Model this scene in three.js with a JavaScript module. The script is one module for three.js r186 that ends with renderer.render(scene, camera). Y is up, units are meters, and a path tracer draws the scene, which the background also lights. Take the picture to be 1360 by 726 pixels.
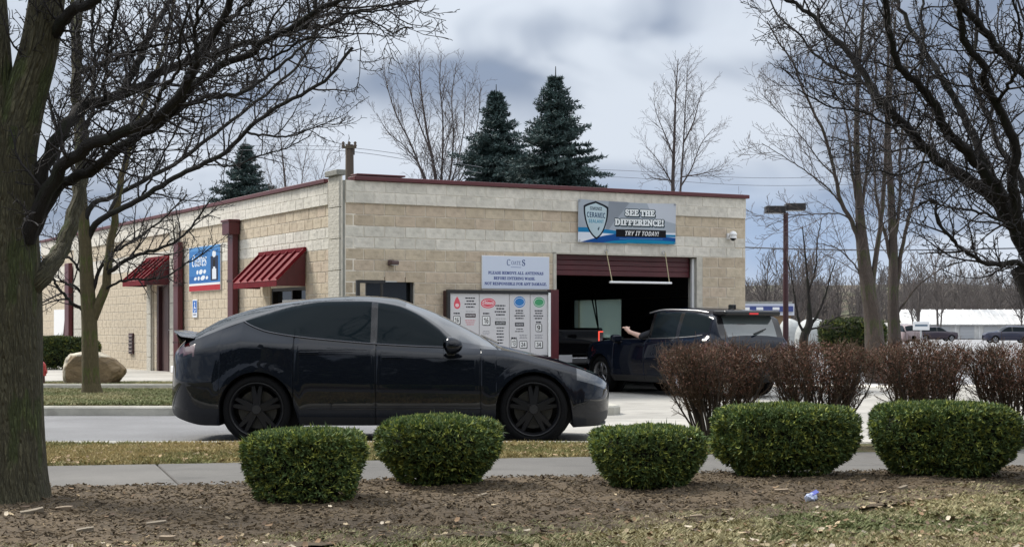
import * as THREE from 'three';
import { mergeGeometries, mergeVertices } from 'three/addons/utils/BufferGeometryUtils.js';
import { RoundedBoxGeometry } from 'three/addons/geometries/RoundedBoxGeometry.js';
import { MarchingCubes } from 'three/addons/objects/MarchingCubes.js';

// ---------------------------------------------------------------- camera, sky, sun, exposure
const scene = new THREE.Scene();
const EYE = 1.2, FPX = 2155, HORIZON = 437;
const camera = new THREE.PerspectiveCamera(2 * Math.atan(363 / FPX) * 180 / Math.PI, 1360 / 726, 0.1, 3000);
camera.position.set(0, EYE, 0);
camera.setViewOffset(1360, 726, 0, 363 - HORIZON, 1360, 726);      // a lens shift keeps the verticals upright
const renderer = new THREE.WebGLRenderer();
renderer.toneMapping = THREE.LinearToneMapping;
renderer.toneMappingExposure = 2.75;
renderer.shadowMap.enabled = true;
const SUN = new THREE.Vector3(-0.58, 0.74, -0.42).normalize();
const sun = new THREE.DirectionalLight(new THREE.Color(1, 0.95, 0.87), 1.9);
sun.position.copy(SUN).multiplyScalar(60).add(new THREE.Vector3(0, 0, -20));
sun.target.position.set(0, 0, -20);
sun.castShadow = true; sun.shadow.radius = 30; sun.shadow.mapSize.set(4096, 4096);
Object.assign(sun.shadow.camera, { left: -40, right: 40, top: 40, bottom: -40, near: 1, far: 160 });
scene.add(sun, sun.target);

// ---------------------------------------------------------------- random numbers and noise
function rng(seed) { let a = seed >>> 0; return () => { a = (a + 0x6d2b79f5) | 0; let t = Math.imul(a ^ (a >>> 15), 1 | a); t = (t + Math.imul(t ^ (t >>> 7), 61 | t)) ^ t; return ((t ^ (t >>> 14)) >>> 0) / 4294967296; }; }
function hash(x, y, z) { let h = Math.imul(x, 374761393) + Math.imul(y, 668265263) + Math.imul(z, 2147483647 - 1013); h = Math.imul(h ^ (h >>> 13), 1274126177); return ((h ^ (h >>> 16)) >>> 0) / 4294967296; }
const sm = (t) => t * t * (3 - 2 * t), clamp = (x, a = 0, b = 1) => Math.min(b, Math.max(a, x)), lerp = (a, b, t) => a + (b - a) * t;
const step = (a, b, x) => sm(clamp((x - a) / (b - a)));
function noise2(x, y, s = 0, per = 0, perY = per) {
  const ix = Math.floor(x), iy = Math.floor(y), fx = sm(x - ix), fy = sm(y - iy), w = per ? (k) => ((k % per) + per) % per : (k) => k, h = perY ? (k) => ((k % perY) + perY) % perY : (k) => k;
  const a = hash(w(ix), h(iy), s), b = hash(w(ix + 1), h(iy), s), c = hash(w(ix), h(iy + 1), s), d = hash(w(ix + 1), h(iy + 1), s);
  return lerp(lerp(a, b, fx), lerp(c, d, fx), fy);
}
function fbm(x, y, s = 0, oct = 4, per = 0, perY = per) { let v = 0, a = 0.5, n = 0; for (let i = 0; i < oct; i++) { v += a * noise2(x, y, s + i * 17, per, perY); n += a; a *= 0.5; x *= 2; y *= 2; per *= 2; perY *= 2; } return v / n; }
function noise3(x, y, z, s = 0) {
  const iz = Math.floor(z), f = sm(z - iz);
  return lerp(noise2(x, y, s + iz * 131), noise2(x, y, s + (iz + 1) * 131), f);
}

// ---------------------------------------------------------------- the sky: broken grey-blue cloud
{
  const W = 3072, H = 1536, data = new Float32Array(W * H * 4), D = 180 / Math.PI;
  const blob = (az, el, a0, e0, sa, se) => Math.exp(-(((az - a0) / sa) ** 2) - ((el - e0) / se) ** 2);
  for (let r = 0; r < H; r++) {
    const el = ((r + 0.5) / H - 0.5) * Math.PI, y = Math.sin(el), c = Math.cos(el);
    for (let q = 0; q < W; q++) {
      const t = ((q + 0.5) / W - 0.5) * 2 * Math.PI, x = Math.cos(t) * c, z = Math.sin(t) * c, k = 1 / (Math.max(y, 0) + 0.13);
      const px = x * k, pz = z * k, az = Math.atan2(x, -z) * D, ed = el * D;
      const wx = fbm(px * 0.9 + 4, pz * 0.9, 5, 3) - 0.5, wz = fbm(px * 0.9, pz * 0.9 + 9, 6, 3) - 0.5;
      let d = fbm(px * 0.95 + wx * 1.8 + 3.1, pz * 0.6 + wz * 1.8 + 7.7, 11, 5);       // cloud thickness
      const fine = fbm(px * 4.5 + wx * 5, pz * 2.6 + wz * 5, 23, 5) - 0.5, edge = 1 + fine * 1.6;
      d = 0.5 + (d - 0.5) * 0.9 + fine * 0.34;
      d += 0.30 * blob(az, ed, -2.4, 9.1, 4.6 * edge, 1.5 * edge) + 0.20 * blob(az, ed, 0.5, 10.7, 5 * edge, 1.0 * edge) + 0.10 * blob(az, ed, 7, 8.9, 5 * edge, 0.5) - 0.26 * blob(az, ed, 6.0, 7.0, 3.6 * edge, 1.0 * edge) - 0.12 * blob(az, ed, -2.5, 6.2, 4 * edge, 0.8) - 0.25 * blob(az, ed, -8.5, 5.5, 5 * edge, 2.6) - 0.14 * blob(az, ed, 8, 10.4, 3, 1.4);
      const dark = step(0.29, 0.76, d), open = step(0.38, 0.24, fbm(px * 0.8 + 21 + wx, pz * 0.8 + wz, 31, 4));
      let R = lerp(0.60, 0.215, dark), G = lerp(0.655, 0.27, dark), B = lerp(0.735, 0.372, dark);
      const low = 0.8 * blob(az, ed, 9.5, 3.0, 4.5, 1.8) + 0.5 * blob(az, ed, 1, 4.6, 5, 0.7) + open * 0.75;   // thinner, bluer air low on the right and in gaps
      R = lerp(R, 0.29, clamp(low)); G = lerp(G, 0.405, clamp(low)); B = lerp(B, 0.60, clamp(low));
      const up = 1 + 2.3 * step(0.13, 0.9, y);                                         // overcast skies are brighter overhead
      const grey = 0.6 * step(0.2, 0.6, y), mean = R * 0.3 + G * 0.4 + B * 0.3; R = lerp(R, mean, grey); G = lerp(G, mean, grey); B = lerp(B, mean, grey);
      const below = y < 0 ? 0.35 : 1, o = (r * W + q) * 4, n = 0.43 * up * below;
      data[o] = R * n; data[o + 1] = G * n; data[o + 2] = B * n; data[o + 3] = 1;
    }
  }
  const sky = new THREE.DataTexture(data, W, H, THREE.RGBAFormat, THREE.FloatType);
  sky.mapping = THREE.EquirectangularReflectionMapping; sky.magFilter = THREE.LinearFilter; sky.minFilter = THREE.LinearFilter; sky.needsUpdate = true;
  scene.background = sky; scene.environment = sky;
}

// ---------------------------------------------------------------- naming and placing
const V = (x, y, z) => new THREE.Vector3(x, y, z);
const at = (px, py, d) => V((px - 680) / FPX * d, EYE - (py - HORIZON) / FPX * d, -d);   // a point of the place, read off the photograph at a distance
const onGround = (px, d, y = 0) => V((px - 680) / FPX * d, y, -d);
const names = new Map();
function numbered(n) { const k = names.get(n) || 0; names.set(n, k + 1); return k ? n + '_' + String(k).padStart(3, '0') : n; }
function tag(o, label, category, group, kind) { if (label) o.userData.label = label; if (category) o.userData.category = category; if (group) o.userData.group = group; if (kind) o.userData.kind = kind; return o; }
function thing(name, label, category, pos = V(0, 0, 0), turn = 0, group) { const g = new THREE.Group(); g.name = numbered(name); g.position.copy(pos); g.rotation.y = turn; scene.add(g); return tag(g, label, category, group); }
function part(name, geo, mat, parent = scene) { const m = new THREE.Mesh(geo, mat); m.name = parent === scene ? numbered(name) : name; parent.add(m); return m; }
function struct(name, geo, mat) { const m = part(name, geo, mat); m.userData.kind = 'structure'; return m; }
function clean(g) { g = g.index ? g.toNonIndexed() : g; for (const k of Object.keys(g.attributes)) if (!['position', 'normal', 'uv'].includes(k)) g.deleteAttribute(k); if (!g.attributes.uv) g.setAttribute('uv', new THREE.BufferAttribute(new Float32Array(g.attributes.position.count * 2), 2)); return g; }
const merge = (list) => mergeGeometries(list.map(clean));
function box(w, h, d, x = 0, y = 0, z = 0, ry = 0, rx = 0, rz = 0) {             // uv in metres
  const g = new THREE.BoxGeometry(w, h, d), p = g.attributes.position, n = g.attributes.normal, u = g.attributes.uv;
  for (let i = 0; i < p.count; i++) { const ax = Math.abs(n.getX(i)), ay = Math.abs(n.getY(i)); if (ax > 0.5) u.setXY(i, p.getZ(i), p.getY(i)); else if (ay > 0.5) u.setXY(i, p.getX(i), p.getZ(i)); else u.setXY(i, p.getX(i), p.getY(i)); }
  if (rx) g.rotateX(rx); if (rz) g.rotateZ(rz); if (ry) g.rotateY(ry);
  return g.translate(x, y, z);
}
function rbox(w, h, d, r, x = 0, y = 0, z = 0, seg = 2) { return new RoundedBoxGeometry(w, h, d, seg, r).translate(x, y, z); }
function cyl(r0, r1, h, n, x = 0, y = 0, z = 0, axis = 'y') { const g = new THREE.CylinderGeometry(r1, r0, h, n); if (axis === 'x') g.rotateZ(-Math.PI / 2); if (axis === 'z') g.rotateX(Math.PI / 2); return g.translate(x, y, z); }
function rod(a, b, r, n = 6) { const d = b.clone().sub(a), g = new THREE.CylinderGeometry(r, r, d.length(), n); g.applyQuaternion(new THREE.Quaternion().setFromUnitVectors(V(0, 1, 0), d.normalize())); const m = a.clone().add(b).multiplyScalar(0.5); return g.translate(m.x, m.y, m.z); }
function sheet(poly, y, cell = 0) {                                                // a flat polygon of [x, z] points, uv in metres
  const g = new THREE.ShapeGeometry(new THREE.Shape(poly.map(([x, z]) => new THREE.Vector2(x, -z)))); g.rotateX(-Math.PI / 2); g.translate(0, y, 0);
  const p = g.attributes.position, u = g.attributes.uv; for (let i = 0; i < p.count; i++) u.setXY(i, p.getX(i), p.getZ(i)); return g;
}
function prism(poly, y0, y1, bev = 0) {                                            // a slab over a polygon of [x, z] points
  const g = new THREE.ExtrudeGeometry(new THREE.Shape(poly.map(([x, z]) => new THREE.Vector2(x, -z))), { depth: y1 - y0 - (bev ? bev : 0), bevelEnabled: bev > 0, bevelSize: bev, bevelThickness: bev, bevelOffset: -bev, bevelSegments: 1 });
  g.rotateX(-Math.PI / 2); g.translate(0, y0, 0);
  const p = g.attributes.position, u = g.attributes.uv, n = g.attributes.normal; for (let i = 0; i < p.count; i++) if (Math.abs(n.getY(i)) > 0.5) u.setXY(i, p.getX(i), p.getZ(i)); else u.setXY(i, p.getX(i) + p.getZ(i), p.getY(i)); return g;
}

// ---------------------------------------------------------------- materials
function tex(size, fn, srgb = false) {
  const d = new Uint8Array(size * size * 4);
  for (let j = 0; j < size; j++) for (let i = 0; i < size; i++) { const c = fn(i / size, j / size), o = (j * size + i) * 4; for (let k = 0; k < 3; k++) d[o + k] = clamp(c.length ? c[k] : c) * 255; d[o + 3] = 255; }
  const t = new THREE.DataTexture(d, size, size); t.wrapS = t.wrapT = THREE.RepeatWrapping; t.magFilter = t.minFilter = THREE.LinearFilter; if (srgb) t.colorSpace = THREE.SRGBColorSpace; t.needsUpdate = true; return t;
}
function rep(t, m) { const c = t.clone(); c.repeat.set(1 / m, 1 / m); c.needsUpdate = true; return c; }
function M(c, rough = 0.8, o = {}) { const m = new THREE.MeshPhysicalMaterial({ roughness: rough, ...o }); m.color.setRGB(...c); return m; }
const S = THREE.DoubleSide;
// grey multipliers round 1 (stored around 0.75 so that colours can go both ways)
const T = {
  grain: tex(512, (u, v) => { const f = fbm(u * 8, v * 8, 1, 5, 8), s = hash(Math.floor(u * 512), Math.floor(v * 512), 3); const k = 0.62 + 0.34 * f + 0.14 * (s - 0.5); return [k, k, k * 0.99]; }),
  split: tex(512, (u, v) => { const f = fbm(u * 10, v * 10, 41, 5, 10), r = Math.abs(fbm(u * 6, v * 6, 47, 4, 6) - 0.5) * 2; return f * 0.7 + r * 0.5; }),
  concrete: tex(1024, (u, v) => { const a = fbm(u * 3, v * 3, 51, 4, 3), b = fbm(u * 24, v * 24, 52, 4, 24), s = hash(Math.floor(u * 1024), Math.floor(v * 1024), 5), st = step(0.62, 0.75, fbm(u * 5, v * 9, 57, 5, 5, 9)); const k = 0.58 + 0.36 * a + 0.16 * (b - 0.5) + 0.10 * (s - 0.5) - 0.13 * st; return [k, k * 0.985, k * 0.95]; }),
  asphalt: tex(1024, (u, v) => { const a = fbm(u * 4, v * 4, 61, 5, 4), s = hash(Math.floor(u * 1024), Math.floor(v * 1024), 6), p = hash(Math.floor(u * 300), Math.floor(v * 300), 8); const k = 0.48 + 0.40 * a + 0.24 * (s - 0.5) + (p > 0.96 ? 0.2 : 0); return [k, k, k * 1.02]; }),
  soil: tex(1024, (u, v) => { const a = fbm(u * 6, v * 6, 71, 6, 6), b = fbm(u * 50, v * 90, 72, 4, 50, 90), c = fbm(u * 3, v * 3, 73, 3, 3); const k = 0.40 + 0.5 * (a - 0.3) + 0.45 * (b - 0.5) + 0.1 * c; return [k, k * 0.93, k * 0.84]; }),
  turf: tex(1024, (u, v) => { const a = fbm(u * 5, v * 5, 81, 5, 5), b = fbm(u * 60, v * 60, 82, 3, 60), g = step(0.42, 0.6, a); return [lerp(0.80, 0.52, g) * (0.6 + 0.6 * b), lerp(0.68, 0.60, g) * (0.6 + 0.6 * b), lerp(0.46, 0.30, g) * (0.6 + 0.6 * b)]; }),
  bark: tex(512, (u, v) => { const w = fbm(u * 8, v * 3, 91, 3, 8, 3), r = Math.abs(fbm(u * 20 + w * 2.5, v * 6, 92, 4, 20, 6) - 0.5) * 2; return clamp(r * 1.5 + 0.2 * fbm(u * 40, v * 40, 93, 2, 40)); }),
  barkCol: tex(512, (u, v) => { const w = fbm(u * 8, v * 3, 91, 3, 8, 3), r = Math.abs(fbm(u * 20 + w * 2.5, v * 6, 92, 4, 20, 6) - 0.5) * 2, m = step(0.5, 0.68, fbm(u * 4, v * 4, 95, 5, 4)); const k = 0.45 + 0.45 * r; return [lerp(k, k * 0.80, m), lerp(k * 0.93, k * 0.98, m), lerp(k * 0.84, k * 0.52, m)]; }),
  fine: tex(512, (u, v) => fbm(u * 60, v * 60, 97, 3, 60)),
  coarse: tex(512, (u, v) => fbm(u * 12, v * 12, 98, 5, 12)),
  rock: tex(512, (u, v) => { const a = fbm(u * 5, v * 7, 101, 6, 5, 7), b = fbm(u * 30, v * 30, 102, 3, 30), k = 0.45 + 0.6 * (a - 0.3) + 0.25 * (b - 0.5); return [k, k * 0.95, k * 0.86]; }),
  dirtStreak: tex(512, (u, v) => { const a = fbm(u * 20, v * 3, 111, 4, 20, 3), b = fbm(u * 9, v * 9, 112, 4, 9), k = 0.72 + 0.3 * (a - 0.5) + 0.3 * (b - 0.5); return [k, k * 0.99, k * 0.97]; }),
};
const block = (c) => M(c, 0.95, { map: rep(T.grain, 0.7), bumpMap: rep(T.split, 0.5), bumpScale: 0.008 });
const MT = {
  tan: [[0.40, 0.335, 0.25], [0.43, 0.365, 0.275], [0.375, 0.31, 0.232], [0.415, 0.34, 0.26]].map((c) => block(c.map((x) => x * 1.4))),
  cream: [[0.54, 0.515, 0.455], [0.575, 0.545, 0.485], [0.51, 0.485, 0.43]].map((c) => block(c.map((x) => x * 1.3))),
  pilaster: block([0.56, 0.53, 0.46]),
  mortar: M([0.86, 0.80, 0.70], 0.95, { map: rep(T.grain, 0.7) }),
  stone: M([0.30, 0.30, 0.27], 0.9, { map: rep(T.grain, 1), bumpMap: rep(T.fine, 0.5), bumpScale: 0.004 }),
  maroon: M([0.10, 0.012, 0.018], 0.42, { map: rep(T.dirtStreak, 1.2) }),
  maroonDark: M([0.055, 0.013, 0.017], 0.5, { map: rep(T.dirtStreak, 1.2) }),
  redMetal: M([0.19, 0.010, 0.018], 0.6, { specularIntensity: 0.2, map: rep(T.dirtStreak, 1.2) }),
  coping: M([0.12, 0.022, 0.028], 0.5, { map: rep(T.dirtStreak, 2) }),
  doorBrown: M([0.115, 0.065, 0.062], 0.55, { map: rep(T.dirtStreak, 1) }),
  black: M([0.012, 0.012, 0.013], 0.45), steel: M([0.35, 0.35, 0.36], 0.4, { metalness: 1 }), white: M([0.75, 0.75, 0.74], 0.5), galv: M([0.42, 0.43, 0.43], 0.55, { metalness: 0.4 }),
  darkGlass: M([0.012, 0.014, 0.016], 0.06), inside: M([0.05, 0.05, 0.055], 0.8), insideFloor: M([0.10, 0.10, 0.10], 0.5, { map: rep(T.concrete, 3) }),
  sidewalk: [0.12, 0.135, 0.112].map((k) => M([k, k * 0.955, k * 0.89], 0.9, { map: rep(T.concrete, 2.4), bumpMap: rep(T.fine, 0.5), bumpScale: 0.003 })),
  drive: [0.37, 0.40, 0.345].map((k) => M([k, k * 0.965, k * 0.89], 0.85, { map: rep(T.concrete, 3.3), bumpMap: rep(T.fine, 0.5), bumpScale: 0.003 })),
  kerb: M([0.50, 0.485, 0.43], 0.9, { map: rep(T.concrete, 1.7), bumpMap: rep(T.fine, 0.4), bumpScale: 0.004 }),
  asphalt: M([0.20, 0.20, 0.20], 0.75, { map: rep(T.asphalt, 2.5), bumpMap: rep(T.fine, 0.3), bumpScale: 0.006 }),
  lot: M([0.36, 0.36, 0.36], 0.85, { map: rep(T.asphalt, 6) }),
  soil: M([0.125, 0.093, 0.054], 1, { map: rep(T.soil, 1.3), bumpMap: rep(T.soil, 1.3), bumpScale: 0.03 }),
  turf: M([0.20, 0.19, 0.11], 1, { map: rep(T.turf, 1.9), bumpMap: rep(T.fine, 0.3), bumpScale: 0.02 }),
  bark: M([0.13, 0.115, 0.095], 1, { map: rep(T.barkCol, 1), bumpMap: rep(T.bark, 1), bumpScale: 0.03 }),
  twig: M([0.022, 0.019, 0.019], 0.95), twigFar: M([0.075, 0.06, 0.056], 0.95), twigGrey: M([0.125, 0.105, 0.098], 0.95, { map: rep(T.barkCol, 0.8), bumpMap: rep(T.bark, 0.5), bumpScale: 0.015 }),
};
// ---------------------------------------------------------------- the ground, roads, kerbs and pavements
const R0 = rng(11);
struct('ground', sheet([[-900, 60], [900, 60], [900, -1500], [-900, -1500]], -0.06), MT.lot);
struct('road', sheet([[-40, -15.75], [0.5, -15.75], [0.5, -22.6], [-40, -22.6]], 0), MT.asphalt);
{                                                                                   // concrete drive, laid in squares
  const drive = struct('drive', sheet([[0.5, -15.75], [30, -15.75], [30, -36], [-1.8, -36], [-1.8, -23], [0.5, -22.6]], -0.03), MT.mortar);
  const g = [0, 1, 2].map(() => prism([[-1.494, -1.494], [1.494, -1.494], [1.494, 1.494], [-1.494, 1.494]], -0.03, 0, 0.006));
  for (let i = 0; i < 5; i++) for (let j = 0; j < 6; j++) { const m = part('slab', g[(i + j) % 3], MT.drive[Math.floor(R0() * 3)], drive); m.position.set(2 + i * 3, R0() * 0.003, -17.25 - j * 3); }
}
struct('parking_lot', sheet([[12, -36], [60, -36], [60, -130], [-20, -130], [-20, -60], [4, -36]], -0.03), MT.lot);
const dNear = (x) => 11.9 + 0.22 * x, dFar = (x) => 13.85 + 0.215 * x;
const dLawn = (x) => { const p = [[-6, 7.2], [-2.2, 8.25], [-0.73, 8.8], [1, 9.7], [1.9, 10.25], [2.7, 11.0], [3.84, 11.9], [6, 12.7]]; for (let i = 1; i < p.length; i++) if (x < p[i][0] || i === p.length - 1) return lerp(p[i - 1][1], p[i][1], (x - p[i - 1][0]) / (p[i][0] - p[i - 1][0])); };
{                                                                                   // sidewalk slabs along the bed
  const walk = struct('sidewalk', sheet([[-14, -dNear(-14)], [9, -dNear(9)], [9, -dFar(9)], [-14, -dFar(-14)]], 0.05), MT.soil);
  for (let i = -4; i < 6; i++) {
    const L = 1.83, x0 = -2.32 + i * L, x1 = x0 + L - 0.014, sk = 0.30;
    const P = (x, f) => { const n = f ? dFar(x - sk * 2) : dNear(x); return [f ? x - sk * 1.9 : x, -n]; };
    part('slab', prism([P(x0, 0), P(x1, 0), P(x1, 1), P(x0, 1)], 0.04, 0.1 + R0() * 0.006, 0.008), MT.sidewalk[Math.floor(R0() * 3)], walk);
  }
}
struct('kerb', merge(Array.from({ length: 12 }, (_, i) => prism([[-20 + i * 3, -15.6], [-17.01 + i * 3, -15.6], [-17.01 + i * 3, -15.75], [-20 + i * 3, -15.75]], -0.05, 0.115, 0.02))), MT.kerb);
struct('verge', sheet([[-16, -dFar(-16)], [8, -dFar(8)], [8, -15.6], [-16, -15.6]], 0.1), MT.turf);
const island = [[-34, -22.5], [1.15, -22.5], [1.42, -22.62], [1.53, -22.9], [1.45, -23.5], [-1.7, -28.6], [-34, -28.6]];
struct('kerb', prism(island, -0.05, 0.13, 0.025), MT.kerb);
struct('grass_strip', sheet([[-34, -22.68], [1.05, -22.68], [1.3, -22.95], [1.2, -23.45], [-1.85, -28.42], [-34, -28.42]], 0.136), MT.turf);
struct('kerb', prism([[-34, -28.6], [-1.7, -28.6], [-1.78, -28.75], [-34, -28.75]], -0.05, 0.235, 0.02), MT.kerb);
const pad = struct('pavement', prism([[-34, -28.75], [-1.8, -28.75], [0.5, -30.6], [-8, -62], [-34, -62]], -0.05, 0.2), MT.drive[1]);
struct('grass_strip', sheet([[-34, -28.76], [-4.2, -28.76], [-4.2, -30.0], [-10.5, -30.4], [-34, -30.4]], 0.204), MT.turf);

// the near bed: bark mulch, with rough lawn in front of it
const bedH = (x, d) => 0.085 + 0.05 * (fbm(x * 1.3 + 40, d * 1.3, 201, 3) - 0.5) + 0.035 * (fbm(x * 9, d * 9, 202, 3) - 0.5);
function groundGrid(x0, x1, d0, d1, n, m, keep, lift) {
  const pos = [], uv = [], idx = [], id = new Map();
  const vert = (i, j) => { const k = i * 10000 + j; if (!id.has(k)) { const x = lerp(x0, x1, i / n), d = lerp(d0, d1, j / m); id.set(k, pos.length / 3); pos.push(x, bedH(x, d) + lift(x, d), -d); uv.push(x, d); } return id.get(k); };
  for (let i = 0; i < n; i++) for (let j = 0; j < m; j++) if (keep(lerp(x0, x1, (i + 0.5) / n), lerp(d0, d1, (j + 0.5) / m))) { const a = vert(i, j), b = vert(i + 1, j), c = vert(i + 1, j + 1), e = vert(i, j + 1); idx.push(a, b, c, a, c, e); }
  const g = new THREE.BufferGeometry(); g.setAttribute('position', new THREE.Float32BufferAttribute(pos, 3)); g.setAttribute('uv', new THREE.Float32BufferAttribute(uv, 2)); g.setIndex(idx); g.computeVertexNormals(); return g;
}
struct('mulch_bed', groundGrid(-6, 7, 6, 14, 260, 160, (x, d) => d < dNear(x) + 0.12 * fbm(x * 6, 3, 203, 3) - 0.13 && d > dLawn(x) - 0.6, (x, d) => 0.02 + 0.025 * fbm(x * 14, d * 14, 205, 2)), MT.soil);
struct('lawn', groundGrid(-6, 7, 2, 13, 130, 110, (x, d) => d < dLawn(x), () => 0.012), MT.turf);
struct('field', sheet([[-60, 50], [60, 50], [60, -9], [-60, -9]], 0.05), MT.turf);

// ---------------------------------------------------------------- the car wash
const CORNER = V(-3.0, 0, -28.7), TURN = Math.atan2(0.477, 0.879);
const inB = (x, y, z) => V(x, y, z).applyAxisAngle(V(0, 1, 0), TURN).add(CORNER);   // x along the entrance front, z out of it
const bld = thing('car_wash_building', 'low cream and tan concrete block building with a red roof edge and drive-through opening', 'building', CORNER, TURN);
const TOP = 3.84, CH = 0.2, LEN = 24, WID = 8.8;
const holeF = [[4.3, 7.74, -0.1, 2.66], [0.44, 1.40, 1.15, 2.135]], holeS = [[10.3, 11.6, -0.1, 2.25], [1.8, 3.7, 1.0, 2.0]];
function wallGeo(len, y0, y1, holes, depth) {
  const s = new THREE.Shape(), P = (x, y) => new THREE.Vector2(x, y), door = holes.filter((h) => h[2] < y0 + 0.01).sort((a, b) => a[0] - b[0]);
  s.moveTo(0, y0); for (const h of door) { s.lineTo(h[0], y0); s.lineTo(h[0], h[3]); s.lineTo(h[1], h[3]); s.lineTo(h[1], y0); } s.lineTo(len, y0); s.lineTo(len, y1); s.lineTo(0, y1); s.closePath();
  for (const h of holes) if (h[2] >= y0 + 0.01) { const p = new THREE.Path(); p.setFromPoints([P(h[0], h[2]), P(h[1], h[2]), P(h[1], h[3]), P(h[0], h[3])]); p.closePath(); s.holes.push(p); }
  return new THREE.ExtrudeGeometry(s, { depth, bevelEnabled: false });
}
const front = part('front_wall', wallGeo(WID, -0.1, TOP, holeF, 0.24).translate(0, 0, -0.249), MT.mortar, bld);
const side = part('side_wall', wallGeo(LEN, -0.1, TOP, holeS, 0.24).rotateY(Math.PI / 2).translate(0.009, 0, 0), MT.mortar, bld);
part('rear_wall', merge([wallGeo(LEN, -0.1, TOP, [[4.29, 6.37, 1.0, 1.877]], 0.24).rotateY(Math.PI / 2).translate(WID - 0.24, 0, 0), box(WID - 0.5, TOP + 0.1, 0.24, WID / 2, TOP / 2 - 0.05, -LEN + 0.12)]), MT.tan[0], bld);
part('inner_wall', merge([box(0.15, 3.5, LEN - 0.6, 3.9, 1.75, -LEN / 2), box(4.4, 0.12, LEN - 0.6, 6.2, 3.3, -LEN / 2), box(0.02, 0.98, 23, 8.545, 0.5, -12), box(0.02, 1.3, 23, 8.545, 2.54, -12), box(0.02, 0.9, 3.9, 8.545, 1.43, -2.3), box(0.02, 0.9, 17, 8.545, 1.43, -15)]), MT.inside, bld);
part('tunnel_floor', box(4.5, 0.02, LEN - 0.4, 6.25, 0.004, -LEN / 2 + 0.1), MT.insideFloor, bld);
part('roof', box(WID - 0.5, 0.15, LEN - 0.5, WID / 2, 3.55, -LEN / 2), MT.stone, bld);
{                                                                                   // the blocks, each in its joint
  const cache = new Map(), counts = { block: 0 }, rest = { tan: [], cream: [] };
  function blockGeo(w, h, v) {
    const key = w.toFixed(3) + h.toFixed(2) + v; if (cache.has(key)) return cache.get(key);
    const c = 0.004, d = 0.055, X = w / 2, Y = h / 2, pos = [], uv = [], ou = v * 0.37, ov = v * 0.23;
    const q = (...p) => { for (const i of [0, 1, 2, 0, 2, 3]) { pos.push(...p[i]); uv.push(p[i][0] + p[i][2] + ou, p[i][1] + ov); } };
    const f = [[-X + c, -Y + c, 0], [X - c, -Y + c, 0], [X - c, Y - c, 0], [-X + c, Y - c, 0]], m = [[-X, -Y, -c], [X, -Y, -c], [X, Y, -c], [-X, Y, -c]], b = m.map(([x, y]) => [x, y, -d]);
    q(...f); for (let i = 0; i < 4; i++) { const j = (i + 1) % 4; q(m[i], m[j], f[j], f[i]); q(b[i], b[j], m[j], m[i]); }
    const g = new THREE.BufferGeometry(); g.setAttribute('position', new THREE.Float32BufferAttribute(pos, 3)); g.setAttribute('uv', new THREE.Float32BufferAttribute(uv, 2)); g.computeVertexNormals(); cache.set(key, g); return g;
  }
  const r = rng(5), jobs = [];
  const lay = (wall, len, holes, start) => {
    for (let k = 0; k < 19; k++) {
      const y1 = TOP - k * CH, y0 = Math.max(y1 - CH, 0), ym = (y0 + y1) / 2, L = 0.4064;
      let spans = [[start, len]];
      for (const h of holes) if (ym > h[2] && ym < h[3]) spans = spans.flatMap(([a, b]) => (h[1] <= a || h[0] >= b ? [[a, b]] : [[a, h[0]], [h[1], b]].filter(([p, q]) => q - p > 0.05)));
      for (const [a, b] of spans) {
        let x = a, next = Math.floor(a / L) * L + (k % 2 ? L / 2 : 0); while (next <= a + 0.06) next += L;
        while (x < b - 0.02) { const e = b - next < 0.06 ? b : Math.min(next, b); jobs.push({ wall, x0: x, x1: e, y0, y1, k }); x = e; next += L; }
      }
    }
  };
  lay('f', WID, holeF, 0.05); lay('s', LEN, holeS, 0.62);
  const rank = (j) => (j.wall === 'f' ? (j.y1 > 1.5 && !(j.x0 > 2.1 && j.x1 < 4.3 && j.y1 < 1.9) && !(j.x0 > 2.8 && j.x1 < 4.2 && j.y0 > 1.9 && j.y1 < 2.5) || j.x0 > 7.7 ? 0 : 500) : 10 + j.x0 + (j.y1 < 1.3 && j.x0 < 8 ? 300 : 0));
  jobs.sort((a, b) => rank(a) - rank(b));
  for (const j of jobs) {
    const w = Math.round((j.x1 - j.x0 - (j.k < 2 ? 0.007 : 0.014)) * 1000) / 1000, h = j.y1 - j.y0 - (j.k < 2 ? 0.007 : 0.014); if (w < 0.03 || h < 0.03) continue;
    const cream = j.k < 2 || j.k === 4 || j.k === 5, proud = j.k < 2 ? 0.03 : 0, v = Math.floor(r() * 4), g = blockGeo(w, h, v), x = (j.x0 + j.x1) / 2, y = (j.y0 + j.y1) / 2, out = proud + r() * 0.003;
    const set = (o) => { if (j.wall === 'f') o.position.set(x, y, out); else { o.position.set(-out, y, -x); o.rotation.y = -Math.PI / 2; } };
    if (counts.block < 300) { counts.block++; const mats = cream ? MT.cream : MT.tan, m = part('block', g, mats[Math.floor(r() * mats.length)], j.wall === 'f' ? front : side); set(m); }
    else { const o = new THREE.Object3D(); set(o); o.updateMatrix(); rest[cream ? 'cream' : 'tan'].push(clean(g.clone()).applyMatrix4(o.matrix)); }
  }
  for (const k of ['tan', 'cream']) part('block_courses', mergeGeometries(rest[k]), MT[k][1], bld).userData.kind = 'stuff';
}
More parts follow.
